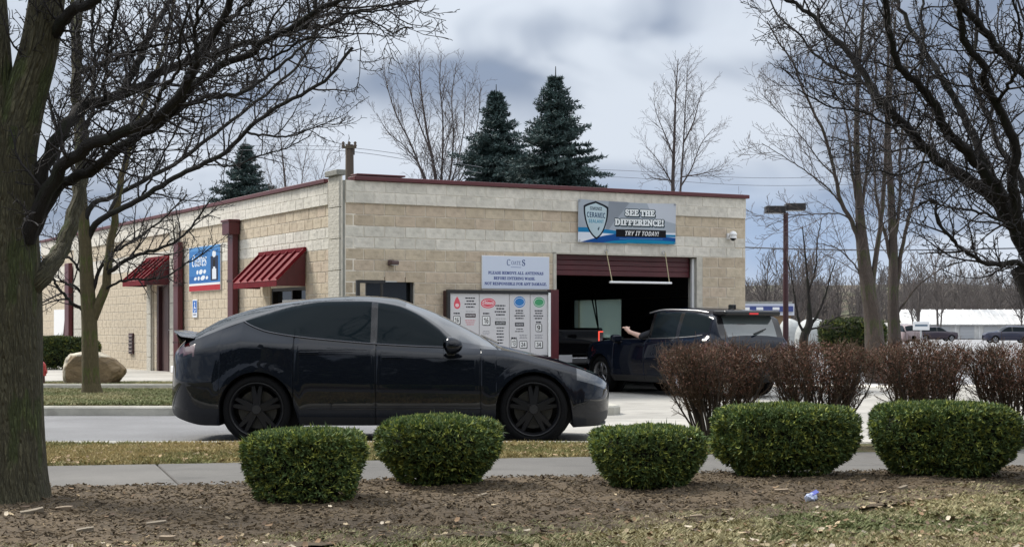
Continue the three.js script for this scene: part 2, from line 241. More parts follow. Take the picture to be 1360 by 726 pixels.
// corner and side pilasters, cap, roof edge
for (const [t0, t1, top] of [[-0.02, 0.5, 3.92], [9.75, 10.28, 3.6], [11.85, 12.2, 2.6], [18.7, 19.6, 3.6]]) {
  const p = part('pilaster', box(0.02, top, t1 - t0, -0.02, top / 2, -(t0 + t1) / 2), MT.mortar, bld), n = Math.ceil(top / 0.6);
  for (let i = 0; i < n; i++) part('stone', rbox(0.05, top / n - 0.008, t1 - t0, 0.012, -0.05, top / n * (i + 0.5), -(t0 + t1) / 2), MT.pilaster, p);
}
part('corner_joint', box(0.045, 3.84, 0.03, 0.022, 1.92, -0.012), MT.stone, bld);
part('mortar_band', merge([box(WID - 0.06, 0.396, 0.04, WID / 2 + 0.02, TOP - 0.2, 0.005), box(0.04, 0.396, LEN - 0.64, -0.005, TOP - 0.2, -LEN / 2 - 0.31)]), MT.mortar, bld);
part('pilaster_cap', rbox(0.17, 0.1, 0.58, 0.015, -0.045, 3.972, -0.24), MT.stone, bld);
part('roof_edge', merge([rbox(WID - 0.15, 0.075, 0.34, 0.012, WID / 2 + 0.13, 3.88, -0.09), rbox(0.34, 0.075, LEN - 0.7, 0.012, 0.09, 3.88, -LEN / 2 - 0.33), rbox(0.34, 0.075, LEN - 0.5, 0.012, WID - 0.12, 3.88, -LEN / 2 - 0.2), rbox(0.95, 0.03, 0.3, 0.01, 0.73, 3.952, -0.1)]), MT.coping, bld);
{                                                                                   // entrance: jambs, rolled door of ribs, dark window frames, side door
  const j = part('opening_frame', merge([box(0.14, 2.66, 0.3, 7.67, 1.33, -0.14), box(0.07, 2.66, 0.3, 4.335, 1.33, -0.14), box(3.3, 0.03, 0.3, 5.95, 2.645, -0.14)]), MT.pilaster, bld);
  part('door_track', box(0.05, 2.6, 0.06, 7.57, 1.3, -0.1), MT.white, bld);
  const d = part('rolling_door', box(3.18, 0.4, 0.02, 5.96, 2.43, -0.2), MT.maroonDark, bld);
  for (let i = 0; i < 4; i++) part('door_slat', rbox(3.18, 0.098, 0.03, 0.012, 5.96, 2.28 + i * 0.1, -0.18), MT.maroon, d);
  const w = part('window', box(0.94, 0.97, 0.02, 0.92, 1.64, -0.16), MT.darkGlass, bld);
  part('window_frame', merge([box(0.96, 0.05, 0.08, 0.92, 2.11, -0.1), box(0.96, 0.05, 0.08, 0.92, 1.175, -0.1), box(0.05, 0.89, 0.08, 0.465, 1.64, -0.1), box(0.05, 0.89, 0.08, 1.375, 1.64, -0.1)]), MT.black, w);
  const w2 = part('window', box(0.02, 1.0, 1.9, 0.14, 1.5, -2.75), MT.darkGlass, bld);
  part('window_frame', merge([box(0.1, 0.06, 1.9, 0.08, 1.97, -2.75), box(0.1, 0.06, 1.9, 0.08, 1.03, -2.75), box(0.1, 0.88, 0.06, 0.08, 1.5, -1.83), box(0.1, 0.88, 0.06, 0.08, 1.5, -3.67), box(0.09, 0.88, 0.05, 0.08, 1.5, -2.6)]), MT.black, w2);
  part('window_shelf', box(0.16, 0.08, 1.1, 0.05, 1.72, -2.4), MT.white, w2);
  const tw = part('tunnel_window', box(0.02, 0.877, 2.08, 8.7, 1.4385, -5.33), M([0.62, 0.72, 0.68], 0.55, { transmission: 0.75 }), bld);
  part('window_frame', merge([box(0.12, 0.05, 2.2, 8.6, 1.9, -5.33), box(0.12, 0.05, 2.2, 8.6, 0.98, -5.33), box(0.1, 0.88, 0.05, 8.6, 1.44, -4.28), box(0.1, 0.88, 0.05, 8.6, 1.44, -6.38)]), MT.galv, tw);
  for (const [a, b] of [[4.95, 4.8], [5.2, 4.72]]) part('spray_hose', rod(V(8.2, 2.4, -a), V(8.3, 0.8, -b), 0.018, 6), MT.black, bld);
  const door = part('door', merge([box(0.05, 2.02, 1.06, 0.12, 1.21, -10.9), box(0.012, 2.02, 0.03, 0.09, 1.21, -10.9)]), MT.doorBrown, bld);
  part('handle', merge([rbox(0.03, 0.18, 0.05, 0.01, 0.08, 1.17, -10.55), rod(V(0.07, 1.18, -10.55), V(0.03, 1.18, -10.55), 0.012), rod(V(0.03, 1.18, -10.55), V(0.03, 1.18, -10.68), 0.012)]), MT.steel, door);
  part('door_frame', merge([box(0.12, 2.1, 0.1, 0.07, 1.2, -10.33), box(0.12, 2.1, 0.13, 0.07, 1.2, -11.52), box(0.12, 0.07, 1.08, 0.07, 2.25, -10.9)]), MT.maroonDark, door);
  const v = part('vent', box(0.05, 0.52, 0.36, -0.02, 0.84, -13.75), MT.maroonDark, bld);
  for (let i = 0; i < 5; i++) part('louvre', box(0.04, 0.015, 0.32, -0.05, 0.65 + i * 0.095, -13.75, 0, 0, 0.5), MT.doorBrown, v);
  part('exit_panel', merge([box(0.04, 1.05, 1.5, -0.03, 1.25, -21.4)]), MT.white, bld);
  part('exit_brace', merge([rod(V(-0.1, 0.2, -20.9), V(-0.1, 1.9, -20.2), 0.05), box(0.03, 1.3, 0.55, -0.04, 0.9, -20.5)]), MT.maroonDark, bld);
}
// ---------------------------------------------------------------- things fixed to the car wash
const onFront = (name, label, cat, x, y, z, group) => thing(name, label, cat, inB(x, y, z), TURN, group);
const onSide = (name, label, cat, t, y, out, group) => thing(name, label, cat, inB(-out, y, -t), TURN - Math.PI / 2, group);
function canvas(w, h, draw) { const c = document.createElement('canvas'); c.width = w; c.height = h; const g = c.getContext('2d'); draw(g, w, h); const t = new THREE.CanvasTexture(c); t.colorSpace = THREE.SRGBColorSpace; t.magFilter = THREE.LinearFilter; return t; }
const printMat = (t, rough = 0.7) => new THREE.MeshPhysicalMaterial({ map: t, roughness: rough, specularIntensity: 0.4, color: new THREE.Color(0.78, 0.78, 0.78) });
function fit(g, s, x, y, w, font, align = 'center') { g.font = font; g.textAlign = align; const m = g.measureText(s).width; g.save(); g.translate(x, y); g.scale(w / m, 1); g.fillText(s, 0, 0); g.restore(); }
function fitStroke(g, s, x, y, w, font) { g.font = font; g.textAlign = 'center'; const m = g.measureText(s).width; g.save(); g.translate(x, y); g.scale(w / m, 1); g.strokeText(s, 0, 0); g.restore(); }
{                                                                                   // white notice board
  const o = onFront('wall_sign', 'white notice board with blue antenna warning lettering beside the drive-through opening', 'sign', 3.48, 2.256, 0.02);
  part('board', rbox(1.44, 0.62, 0.03, 0.006, 0, 0, 0.0), MT.white, o);
  part('print', new THREE.PlaneGeometry(1.42, 0.6).translate(0, 0, 0.018), printMat(canvas(1024, 440, (g, w, h) => {
    g.fillStyle = '#d9e2f2'; g.fillRect(0, 0, w, h); g.fillStyle = '#27407a'; g.textBaseline = 'alphabetic';
    fit(g, 'C', 395, 125, 62, '118px serif'); fit(g, 'OATE', 512, 112, 150, '70px serif'); fit(g, 'S', 628, 125, 58, 'bold 118px serif');
    g.fillStyle = '#7c8db5'; g.fillRect(430, 142, 160, 8);
    g.fillStyle = '#18327f'; g.strokeStyle = '#18327f'; g.lineWidth = 2.5; for (const [s, x, y, w2] of [['PLEASE REMOVE ALL ANTENNAS', 512, 245, 850], ['BEFORE ENTERING WASH.', 490, 318, 640], ['NOT RESPONSIBLE FOR ANY DAMAGE.', 512, 392, 960]]) fitStroke(g, s, x, y, w2, 'bold 52px serif'); fit(g, 'PLEASE REMOVE ALL ANTENNAS', 512, 245, 850, 'bold 52px serif'); fit(g, 'BEFORE ENTERING WASH.', 490, 318, 640, 'bold 52px serif'); fit(g, 'NOT RESPONSIBLE FOR ANY DAMAGE.', 512, 392, 960, 'bold 52px serif');
  })), o);
  part('sill_strip', box(1.5, 0.05, 0.05, 0.03, -0.345, 0), MT.pilaster, o);
}
{                                                                                   // price menu
  const W = 2.05, H = 1.14, o = onFront('menu_board', 'wide price menu board in a dark maroon frame left of the drive-through opening', 'menu board', 2.03 + W / 2, 1.285, 0.16);
  part('cabinet', box(W + 0.1, H + 0.1, 0.16, 0, 0, -0.085), MT.maroonDark, o);
  part('frame', merge([box(W + 0.12, 0.06, 0.06, 0, H / 2 + 0.035, 0.01), box(0.06, H + 0.02, 0.06, -W / 2 - 0.03, 0, 0.01), box(W + 0.12, 0.06, 0.06, 0, -H / 2 - 0.035, 0.01)]), MT.black, o);
  part('edge_strip', box(0.05, H + 0.06, 0.07, W / 2 + 0.028, 0, 0.01), MT.white, o);
  part('side_panel', box(0.17, H + 0.16, 0.14, W / 2 + 0.143, 0.01, -0.03), MT.maroon, o);
  const t = canvas(1400, 780, (g, w, h) => {                                        // drawn on the 950 x 550 field read off the photograph
    g.scale(w / 950, h / 550); g.fillStyle = '#dcdadb'; g.fillRect(0, 0, 950, 550); g.textBaseline = 'alphabetic';
    const bars = (x, y, ws, hh = 10, dy = 26, c = '#33333a') => { g.fillStyle = c; ws.forEach((ww, i) => { let q = x - ww / 2; while (q < x + ww / 2 - 4) { const n = 12 + ((q * 7 + i * 13) % 17 + 17) % 17; g.fillRect(q, y + i * dy, Math.min(n, x + ww / 2 - q), hh); q += n + 4; } }); };
    const price = (x, y, s, ww, hh) => { g.fillStyle = '#1b1b1f'; g.beginPath(); g.roundRect(x - ww / 2 + 5, y - hh / 2 + 5, ww, hh, 9); g.fill(); g.fillStyle = '#f4f4f2'; g.strokeStyle = '#222'; g.lineWidth = 5; g.beginPath(); g.roundRect(x - ww / 2, y - hh / 2, ww, hh, 9); g.fill(); g.stroke(); g.fillStyle = '#111'; fit(g, s, x, y + hh * 0.30, ww * 0.62, `bold ${hh * 0.85}px sans-serif`); };
    const head = (x, y, rx, ry, c, s) => { g.fillStyle = c; g.beginPath(); g.ellipse(x, y, rx, ry, -0.05, 0, 7); g.fill(); g.strokeStyle = '#fff'; g.lineWidth = 4; g.beginPath(); g.ellipse(x, y, rx * 0.84, ry * 0.72, -0.05, 0, 7); g.stroke(); g.fillStyle = '#fff'; if (s) fit(g, s, x, y + ry * 0.3, rx * 1.25, `italic bold ${ry}px serif`); };
    g.fillStyle = '#e8616f'; g.beginPath(); g.moveTo(68, 28); g.bezierCurveTo(28, 80, 25, 130, 68, 138); g.bezierCurveTo(112, 130, 108, 80, 68, 28); g.fill(); g.fillStyle = '#fbd8da'; g.beginPath(); g.ellipse(68, 105, 18, 16, 0, 0, 7); g.fill();
    bars(195, 36, [95, 75, 110, 80], 11, 26); bars(65, 170, [62], 13); price(65, 235, '16', 64, 70); bars(195, 158, [86], 4, 8, '#777'); g.fillStyle = '#3b2a2c'; g.fillRect(148, 178, 100, 34); g.fillStyle = '#ddd'; fit(g, 'UNLIMITED', 198, 203, 86, 'bold 24px sans-serif'); bars(195, 235, [100, 90, 70], 7, 18, '#d4707a');
    head(365, 85, 72, 44, '#e24f60', ''); g.fillStyle = '#fff'; fit(g, 'Ultimate', 365, 96, 104, 'italic bold 40px serif'); bars(485, 100, [100, 78, 112, 86], 12, 27); bars(345, 170, [62], 13); price(345, 240, '16', 74, 80); bars(345, 330, [60, 70, 56], 6, 14, '#9a9aa0'); bars(487, 220, [100], 5, 9, '#777');
    g.fillStyle = '#26262a'; g.fillRect(432, 244, 106, 34); g.fillStyle = '#ddd'; fit(g, 'UNLIMITED', 485, 269, 90, 'bold 24px sans-serif'); bars(485, 298, [76, 70, 80, 66, 60, 50], 11, 27);
    head(672, 72, 58, 50, '#3f86c9', ''); bars(672, 144, [84, 74, 104, 80], 11, 23); g.fillStyle = '#33333a'; g.fillRect(625, 256, 92, 34); g.fillStyle = '#ddd'; fit(g, 'UNLIMITED', 671, 281, 78, 'bold 24px sans-serif'); bars(672, 310, [66, 92], 8, 22); bars(615, 388, [56], 12); price(615, 440, '13', 58, 74); bars(710, 366, [78, 70, 78], 6, 14, '#8a8a90'); price(710, 454, '24', 74, 62);
    head(866, 72, 58, 46, '#56a877', ''); bars(862, 144, [84, 74, 104, 80], 11, 23); bars(862, 246, [56], 13); price(862, 302, '9', 60, 68); bars(862, 366, [80, 70, 78], 6, 14, '#8a8a90'); price(862, 454, '34', 78, 64);
  });
  const cols = [[0, 0.295], [0.295, 0.602], [0.602, 0.818], [0.818, 1]];
  for (const [a, b] of cols) { const g = new THREE.PlaneGeometry((b - a) * W - 0.012, H).translate(((a + b) / 2 - 0.5) * W, 0, 0.012), u = g.attributes.uv; for (let i = 0; i < 4; i++) u.setX(i, lerp(a, b, u.getX(i))); const p = part('menu_panel', box((b - a) * W - 0.012, H, 0.012, ((a + b) / 2 - 0.5) * W, 0, 0.003), MT.white, o); part('print', g, printMat(t, 0.4), p); }
}
{                                                                                   // banner above the opening
  const W = 2.25, H = 0.8, o = onFront('banner', 'wide ceramic sealant banner with a shield emblem above the drive-through opening', 'banner', 4.82 + W / 2, 3.275, 0.045);
  const g = new THREE.PlaneGeometry(W, H, 60, 20), p = g.attributes.position;
  for (let i = 0; i < p.count; i++) { const x = p.getX(i), y = p.getY(i), sag = 0.02 * Math.sin((x / W + 0.5) * Math.PI); p.setXYZ(i, x, y * (1 + 0.02 * (x < 0 ? 1 : 0)) - sag * (y > 0 ? 1 : 0.3), 0.012 * Math.sin(x * 5 + y * 3) + 0.02 * fbm(x * 3 + 9, y * 3, 301, 3)); }
  g.computeVertexNormals();
  part('print', g, printMat(canvas(1360, 484, (c, w, h) => {
    c.fillStyle = '#a9b2bc'; c.fillRect(0, 0, w, h); c.fillStyle = '#8f97a1'; c.beginPath(); c.moveTo(420, 0); c.lineTo(700, 0); c.lineTo(420, 330); c.lineTo(380, 330); c.fill(); c.fillStyle = '#c8ced8'; c.beginPath(); c.moveTo(950, 0); c.lineTo(w, 0); c.lineTo(w, 240); c.lineTo(1040, 170); c.fill();
    const sw = (f, y0, y1, y2, y3) => { c.fillStyle = f; c.beginPath(); c.moveTo(0, y0); c.bezierCurveTo(350, y0 - 10, 700, y1, w, y1); c.lineTo(w, y3); c.bezierCurveTo(700, y3, 350, y2, 0, y2); c.fill(); };
    sw('#e9eef6', 330, 350, h, h); sw('#1f7fb3', 318, 372, 372, 400); sw('#e4ebf6', 372, 400, 440, 440);
    c.fillStyle = '#0f4f96'; c.beginPath(); c.moveTo(40, h); c.bezierCurveTo(330, 400, 500, 360, 760, 372); c.lineTo(w, 408); c.lineTo(w, h); c.fill(); c.fillStyle = '#0f87b0'; c.beginPath(); c.moveTo(330, h); c.bezierCurveTo(620, 420, 900, 440, w, 450); c.lineTo(w, h); c.fill();
    c.save(); c.translate(242, 8); const sh = (k) => { c.beginPath(); c.moveTo(0, 0); c.bezierCurveTo(60 * k, 20, 120 * k, 30, 172 * k, 62); c.bezierCurveTo(176 * k, 230, 110 * k, 380, 0, 440); c.bezierCurveTo(-110 * k, 380, -176 * k, 230, -172 * k, 62); c.bezierCurveTo(-120 * k, 30, -60 * k, 20, 0, 0); };
    c.fillStyle = '#10161f'; sh(1); c.fill(); c.translate(0, 22); c.scale(0.87, 0.9); c.fillStyle = '#bcd0d8'; sh(1); c.fill(); c.restore();
    c.fillStyle = '#15202c'; fit(c, 'SIMONIZ', 242, 112, 170, 'bold 52px sans-serif'); c.fillStyle = '#14385c'; fit(c, 'CERAMIC', 242, 198, 262, 'bold 84px sans-serif'); c.fillStyle = '#3a8aa8'; fit(c, 'SEALANT', 242, 262, 214, 'bold 60px sans-serif'); c.fillStyle = '#2c3e50'; c.beginPath(); c.moveTo(258, 330); c.lineTo(282, 300); c.lineTo(286, 318); c.lineTo(268, 352); c.fill();
    c.lineJoin = 'round'; const big = (s, x, y, ww, px) => { c.strokeStyle = '#20343c'; c.lineWidth = 26; c.save(); c.translate(8, 8); fitStroke(c, s, x, y, ww, `bold ${px}px serif`); c.restore(); fitStroke(c, s, x, y, ww, `bold ${px}px serif`); c.strokeStyle = '#f2f6f7'; c.lineWidth = 9; fitStroke(c, s, x, y, ww, `bold ${px}px serif`); c.fillStyle = '#f2f6f7'; fit(c, s, x, y, ww, `bold ${px}px serif`); };
    big('SEE THE', 850, 152, 420, 96); big('DIFFERENCE!', 850, 272, 690, 104);
    c.fillStyle = '#0d0d14'; c.fillRect(520, 322, 700, 88); c.fillStyle = '#eee'; fit(c, 'TRY IT TODAY!', 872, 393, 470, 'italic bold 74px sans-serif'); c.fillStyle = '#7fb2d6'; for (let i = 0; i < 60; i++) c.fillRect(570 + i * 10, 424, 5, 8);
  }), 0.75), o);
  part('backing', box(W - 0.02, H - 0.03, 0.006, 0, 0, -0.01), MT.white, o);
  for (const [x, y] of [[-1.1, 0.38], [1.1, 0.38], [-1.1, -0.38], [1.1, -0.38]]) part('eyelet', new THREE.TorusGeometry(0.014, 0.005, 5, 10).translate(x, y, 0.025), MT.steel, o);
}
{                                                                                   // clearance bar on chains
  const o = onFront('clearance_bar', 'white clearance bar hanging on two yellowed cords in front of the opening', 'height bar', 6.12, 2.1, 0.25);
  part('bar', cyl(0.024, 0.024, 1.42, 10, 0, 0, 0, 'x'), MT.white, o);
  const cord = M([0.42, 0.36, 0.22], 0.8);
  for (const x of [-0.66, 0.66]) { part('cord', rod(V(x, 0.02, 0), V(x + (x < 0 ? -0.01 : 0.03), 0.6, -0.19), 0.009, 6), cord, o); part('hook', new THREE.TorusGeometry(0.035, 0.008, 6, 12).translate(x, 0.6, -0.2), MT.steel, o); }
}
{                                                                                   // camera and lamp on the front
  const o = onFront('security_camera', 'small white dome security camera high at the right end of the front wall', 'camera', 8.38, 3.05, 0.0);
  part('arm', merge([rbox(0.1, 0.12, 0.04, 0.01, 0, 0.02, 0.02), rod(V(0, 0.03, 0.03), V(0, 0.05, 0.16), 0.02)]), MT.white, o); part('housing', merge([cyl(0.075, 0.065, 0.07, 16, 0, 0.01, 0.16), new THREE.SphereGeometry(0.08, 16, 8, 0, 7, 0, 1.57).translate(0, 0.04, 0.16)]), MT.white, o); part('dome', new THREE.SphereGeometry(0.062, 16, 10, 0, 7, 1.57, 1.57).translate(0, -0.02, 0.16), MT.darkGlass, o);
  const l = onFront('wall_lamp', 'small bronze floodlight on the tan blocks above the dark window', 'lamp', 0.93, 2.39, 0);
  part('bracket', merge([rbox(0.12, 0.1, 0.03, 0.01, 0, 0, 0.02), rod(V(0, 0, 0.03), V(0, 0.02, 0.12), 0.015)]), MT.doorBrown, l); part('housing', rbox(0.15, 0.075, 0.11, 0.02, 0.01, 0, 0.14), MT.doorBrown, l); part('lens', box(0.12, 0.01, 0.08, 0.01, -0.041, 0.14), MT.galv, l);
  const f = onFront('guard_frame', 'black steel tube frame standing before the dark window at the corner', 'frame', 0.1, 0, 0.45);
  part('post', box(0.06, 2.02, 0.06, 0.0, 1.05, 0), MT.black, f); part('post', box(0.035, 1.96, 0.035, 0.46, 1.02, 0), MT.black, f); part('top_bar', box(0.5, 0.055, 0.055, 0.27, 2.035, 0), MT.black, f); part('arm', box(0.22, 0.02, 0.05, 0.62, 2.04, 0.02), MT.galv, f); part('foot', merge([box(0.14, 0.012, 0.14, 0, 0.206, 0), box(0.12, 0.012, 0.12, 0.46, 0.206, 0)]), MT.black, f);
}
// side wall: awnings, downpipes, signs
function awning(label, t0, t1, yTop, yLow, p, group) {
  const w = t1 - t0, o = onSide('awning', label, 'awning', (t0 + t1) / 2, 0, 0.0, group), n = Math.round(w / 0.42), sl = Math.hypot(yTop - yLow, p), an = Math.atan2(yTop - yLow, p), pw = w / n;
  for (let i = 0; i < n; i++) {
    const x = -w / 2 + pw * (i + 0.5), s = part('metal_panel', box(pw - 0.004, 0.012, sl, 0, 0, 0, 0, an), MT.redMetal, o); s.position.set(x, (yTop + yLow) / 2, p / 2 + 0.035);
  }
  for (let i = 0; i <= n; i++) { const x = -w / 2 + pw * i * 0.998 + 0.002 * (i ? 1 : 6), s = part('seam', box(0.028, 0.06, sl, 0, 0.027, 0, 0, an), MT.redMetal, o); s.position.set(x, (yTop + yLow) / 2, p / 2 + 0.035); }
  const tri = new THREE.Shape([new THREE.Vector2(0, yLow - 0.1), new THREE.Vector2(p, yLow - 0.1), new THREE.Vector2(p, yLow - 0.02), new THREE.Vector2(0, yTop - 0.02)]);
  for (const sx of [-1, 1]) part('end_panel', new THREE.ExtrudeGeometry(tri, { depth: 0.012, bevelEnabled: false }).rotateY(-Math.PI / 2).translate(sx * (w / 2 + 0.006) + 0.006, 0, 0.03), MT.maroon, o);
  part('valance', box(w, 0.1, 0.012, 0, yLow - 0.055, p + 0.028), MT.redMetal, o); part('flashing', box(w + 0.02, 0.08, 0.06, 0, yTop + 0.03, 0.04), MT.redMetal, o);
}
awning('dark red standing-seam metal awning over the window nearest the building corner', 1.74, 4.2, 2.66, 2.1, 0.56, 'red metal awnings on the side wall');
awning('dark red standing-seam metal awning over the brown side door', 10.4, 12.3, 2.86, 2.33, 0.6, 'red metal awnings on the side wall');
function downpipe(label, t, w, yTop, head) {
  const o = onSide('downpipe', label, 'downpipe', t, 0, 0.0, 'dark red downpipes');
  part('pipe', rbox(w, yTop - 0.35, 0.12, 0.015, 0, (yTop - 0.35) / 2 + 0.33, 0.1), MT.maroon, o); part('shoe', rbox(w * 0.9, 0.16, 0.2, 0.02, 0, 0.28, 0.13), MT.white, o);
  if (head) part('rain_head', merge([rbox(head, 0.3, 0.24, 0.02, 0, yTop - 0.05, 0.14), rbox(head + 0.05, 0.05, 0.28, 0.012, 0, yTop + 0.09, 0.14)]), MT.maroon, o);
  for (const y of [0.9, 2.2]) part('strap', box(w + 0.04, 0.04, 0.13, 0, y, 0.1), MT.maroonDark, o);
}
downpipe('dark red downpipe with a square box head between the blue banner and corner awning', 5.68, 0.34, 3.35, 0.46);
downpipe('dark red downpipe beside the pale pilaster right of the brown side door', 9.52, 0.36, 3.2, 0);
downpipe('dark red downpipe farthest left on the side wall, above the dark clipped hedge', 20.1, 0.5, 3.1, 0);
{
  const W = 2.2, H = 0.98, o = onSide('wall_banner', 'blue banner with white lettering and a red bottom stripe on the side wall', 'banner', 7.8, 2.53, 0.02);
  part('backing', box(W, H, 0.02, 0, 0, 0), MT.white, o);
  part('print', new THREE.PlaneGeometry(W - 0.01, H - 0.01).translate(0, 0, 0.013), printMat(canvas(1024, 456, (g, w, h) => {
    g.fillStyle = '#3f7fc0'; g.fillRect(0, 0, w, h); g.fillStyle = '#5a97d2'; g.fillRect(0, 0, w, 40); g.fillStyle = '#2f6cb0'; g.fillRect(0, 300, 700, 70); g.fillStyle = '#eef4fb'; fit(g, 'Coates', 330, 200, 500, 'italic bold 170px serif');
    for (const [x, y, a, b] of [[250, 240, 70, 44], [340, 235, 120, 50], [480, 240, 90, 40], [170, 310, 90, 34], [290, 305, 70, 42], [390, 300, 150, 46], [560, 308, 80, 34]]) { g.beginPath(); g.ellipse(x + a / 2, y + b / 2, a / 2, b / 2, -0.1, 0, 7); g.fill(); }
    g.fillStyle = '#1a2a48'; g.fillRect(720, 110, 240, 250); g.fillStyle = '#e9eef5'; g.beginPath(); g.ellipse(830, 90, 60, 34, 0, 0, 7); g.fill(); g.fillRect(770, 240, 130, 105); g.beginPath(); g.moveTo(800, 240); g.lineTo(812, 170); g.lineTo(850, 170); g.lineTo(868, 240); g.fill(); g.fillStyle = '#0c0c10'; g.fillRect(800, 150, 62, 70);
    g.fillStyle = '#f2f2f2'; g.fillRect(0, 378, w, 22); g.fillStyle = '#b8323c'; g.fillRect(0, 400, w, 56);
  })), o);
  const p = onSide('wall_sign', 'small blue and white parking sign low on the side wall', 'sign', 8.5, 1.66, 0.02); part('plate', rbox(0.34, 0.4, 0.01, 0.004), MT.white, p);
  part('print', new THREE.PlaneGeometry(0.33, 0.39).translate(0, 0, 0.007), printMat(canvas(128, 152, (g) => { g.fillStyle = '#e8eef6'; g.fillRect(0, 0, 128, 152); g.fillStyle = '#2f6fc0'; g.fillRect(8, 8, 112, 104); g.fillStyle = '#fff'; g.beginPath(); g.arc(60, 30, 10, 0, 7); g.fill(); g.fillRect(54, 42, 12, 34); g.lineWidth = 8; g.strokeStyle = '#fff'; g.beginPath(); g.arc(62, 80, 22, 0.2, 4.2); g.stroke(); g.fillRect(60, 68, 34, 8); g.fillStyle = '#667'; g.fillRect(20, 124, 88, 10); })), p);
}
{                                                                                   // roof-top unit, utility pole with wires, lot lamp
  const o = thing('rooftop_unit', 'grey sheet-metal unit on the roof behind the side parapet', 'roof unit', inB(1.5, 3.42, -5.6), TURN);
  part('casing', rbox(0.8, 0.72, 1.9, 0.03, 0, 0.36, 0), MT.galv, o); part('hood', box(0.9, 0.04, 2.0, 0, 0.75, 0), MT.stone, o); for (let i = 0; i < 4; i++) part('louvre', box(0.02, 0.04, 1.5, -0.41, 0.2 + i * 0.12, 0), MT.black, o);
  const P = at(464, 192, 52), u = thing('utility_pole', 'weathered utility pole with a short crossarm rising behind the roof corner', 'utility pole', V(P.x, 0, P.z));
  const wood = M([0.16, 0.13, 0.11], 0.9, { map: rep(T.barkCol, 1) });
  part('pole', cyl(0.2, 0.13, P.y, 10, 0, P.y / 2, 0), wood, u); part('crossarm', rbox(0.46, 0.07, 0.08, 0.01, 0, P.y - 0.1, 0.12), wood, u); for (const x of [-0.19, 0, 0.19]) part('insulator', new THREE.LatheGeometry([[0.05, 0], [0.06, 0.04], [0.03, 0.07], [0.055, 0.11], [0.02, 0.16]].map((q) => new THREE.Vector2(...q)), 8).translate(x, P.y - 0.07, 0.12), wood, u); part('bracket', box(0.3, 0.22, 0.05, 0, P.y - 0.2, -0.15), wood, u);
  const wire = (label, pts, r = 0.02) => tag(part('power_line', new THREE.TubeGeometry(new THREE.CatmullRomCurve3(pts), 40, r, 4), M([0.12, 0.13, 0.15], 0.8)), label, 'wire', 'overhead wires');
  const A = (x, y, d) => at(x, y, d);
  wire('thin overhead wire running left from the utility pole, upper of two', [A(100, 190, 60), A(300, 193, 55), A(464, 196, 52), A(640, 222, 50)], 0.008);
  wire('thin overhead wire running left from the utility pole, lower of two', [A(100, 195, 60), A(300, 199, 55), A(464, 201, 52), A(640, 230, 50)], 0.008);
  wire('thin overhead wire crossing the sky right of the spruces, upper of two', [A(640, 222, 62), A(820, 226, 62), A(1000, 236, 60), A(1260, 232, 58), A(1500, 240, 56)], 0.008);
  wire('thin overhead wire crossing the sky right of the spruces, lower of two', [A(640, 230, 62), A(820, 235, 62), A(1000, 246, 60), A(1260, 243, 58), A(1500, 250, 56)], 0.008);
  wire('thick overhead cable passing the lot lamp right of the building', [A(960, 327, 62), A(1040, 330, 62), A(1200, 332, 62), A(1500, 326, 62)], 0.028);
  const D = 46, h = at(1044, 281, D), l = thing('lot_lamp', 'tall dark lamp post with two flat box heads right of the building', 'lamp post', V(h.x, 0, h.z));
  part('pole', cyl(0.085, 0.07, h.y - 0.05, 10, 0, h.y / 2, 0), MT.maroonDark, l); part('base', cyl(0.28, 0.28, 0.7, 16, 0, 0.35, 0), MT.maroonDark, l);
  for (const s of [-1, 1]) { const b = new THREE.Group(); const m = part('lamp_head', rbox(0.56, 0.2, 0.42, 0.03, s * 0.3 - 0.02, h.y + (s > 0 ? 0.14 : 0.05), s > 0 ? -0.1 : 0.1), MT.black, l); part('lens', box(0.44, 0.012, 0.32, s * 0.3 - 0.02, h.y + (s > 0 ? 0.034 : -0.056), s > 0 ? -0.1 : 0.1), MT.galv, m); }
}
// ---------------------------------------------------------------- vehicles: a body drawn through cross-sections, split into its panels
function curve(tab, col = 1) {                                                      // monotone cubic through [s, v...] rows
  const t = tab.slice().sort((a, b) => a[0] - b[0]), n = t.length, X = t.map((r) => r[0]), Y = t.map((r) => r[col]), d = [], m = [];
  for (let i = 0; i < n - 1; i++) d.push((Y[i + 1] - Y[i]) / (X[i + 1] - X[i]));
  for (let i = 0; i < n; i++) m.push(i === 0 ? d[0] : i === n - 1 ? d[n - 2] : d[i - 1] * d[i] <= 0 ? 0 : 2 / (1 / d[i - 1] + 1 / d[i]));
  return (x) => {
    if (x <= X[0]) return Y[0]; if (x >= X[n - 1]) return Y[n - 1];
    let i = 0; while (x > X[i + 1]) i++; const h = X[i + 1] - X[i], u = (x - X[i]) / h, u2 = u * u, u3 = u2 * u;
    return Y[i] * (2 * u3 - 3 * u2 + 1) + m[i] * h * (u3 - 2 * u2 + u) + Y[i + 1] * (-2 * u3 + 3 * u2) + m[i + 1] * h * (u3 - u2);
  };
}
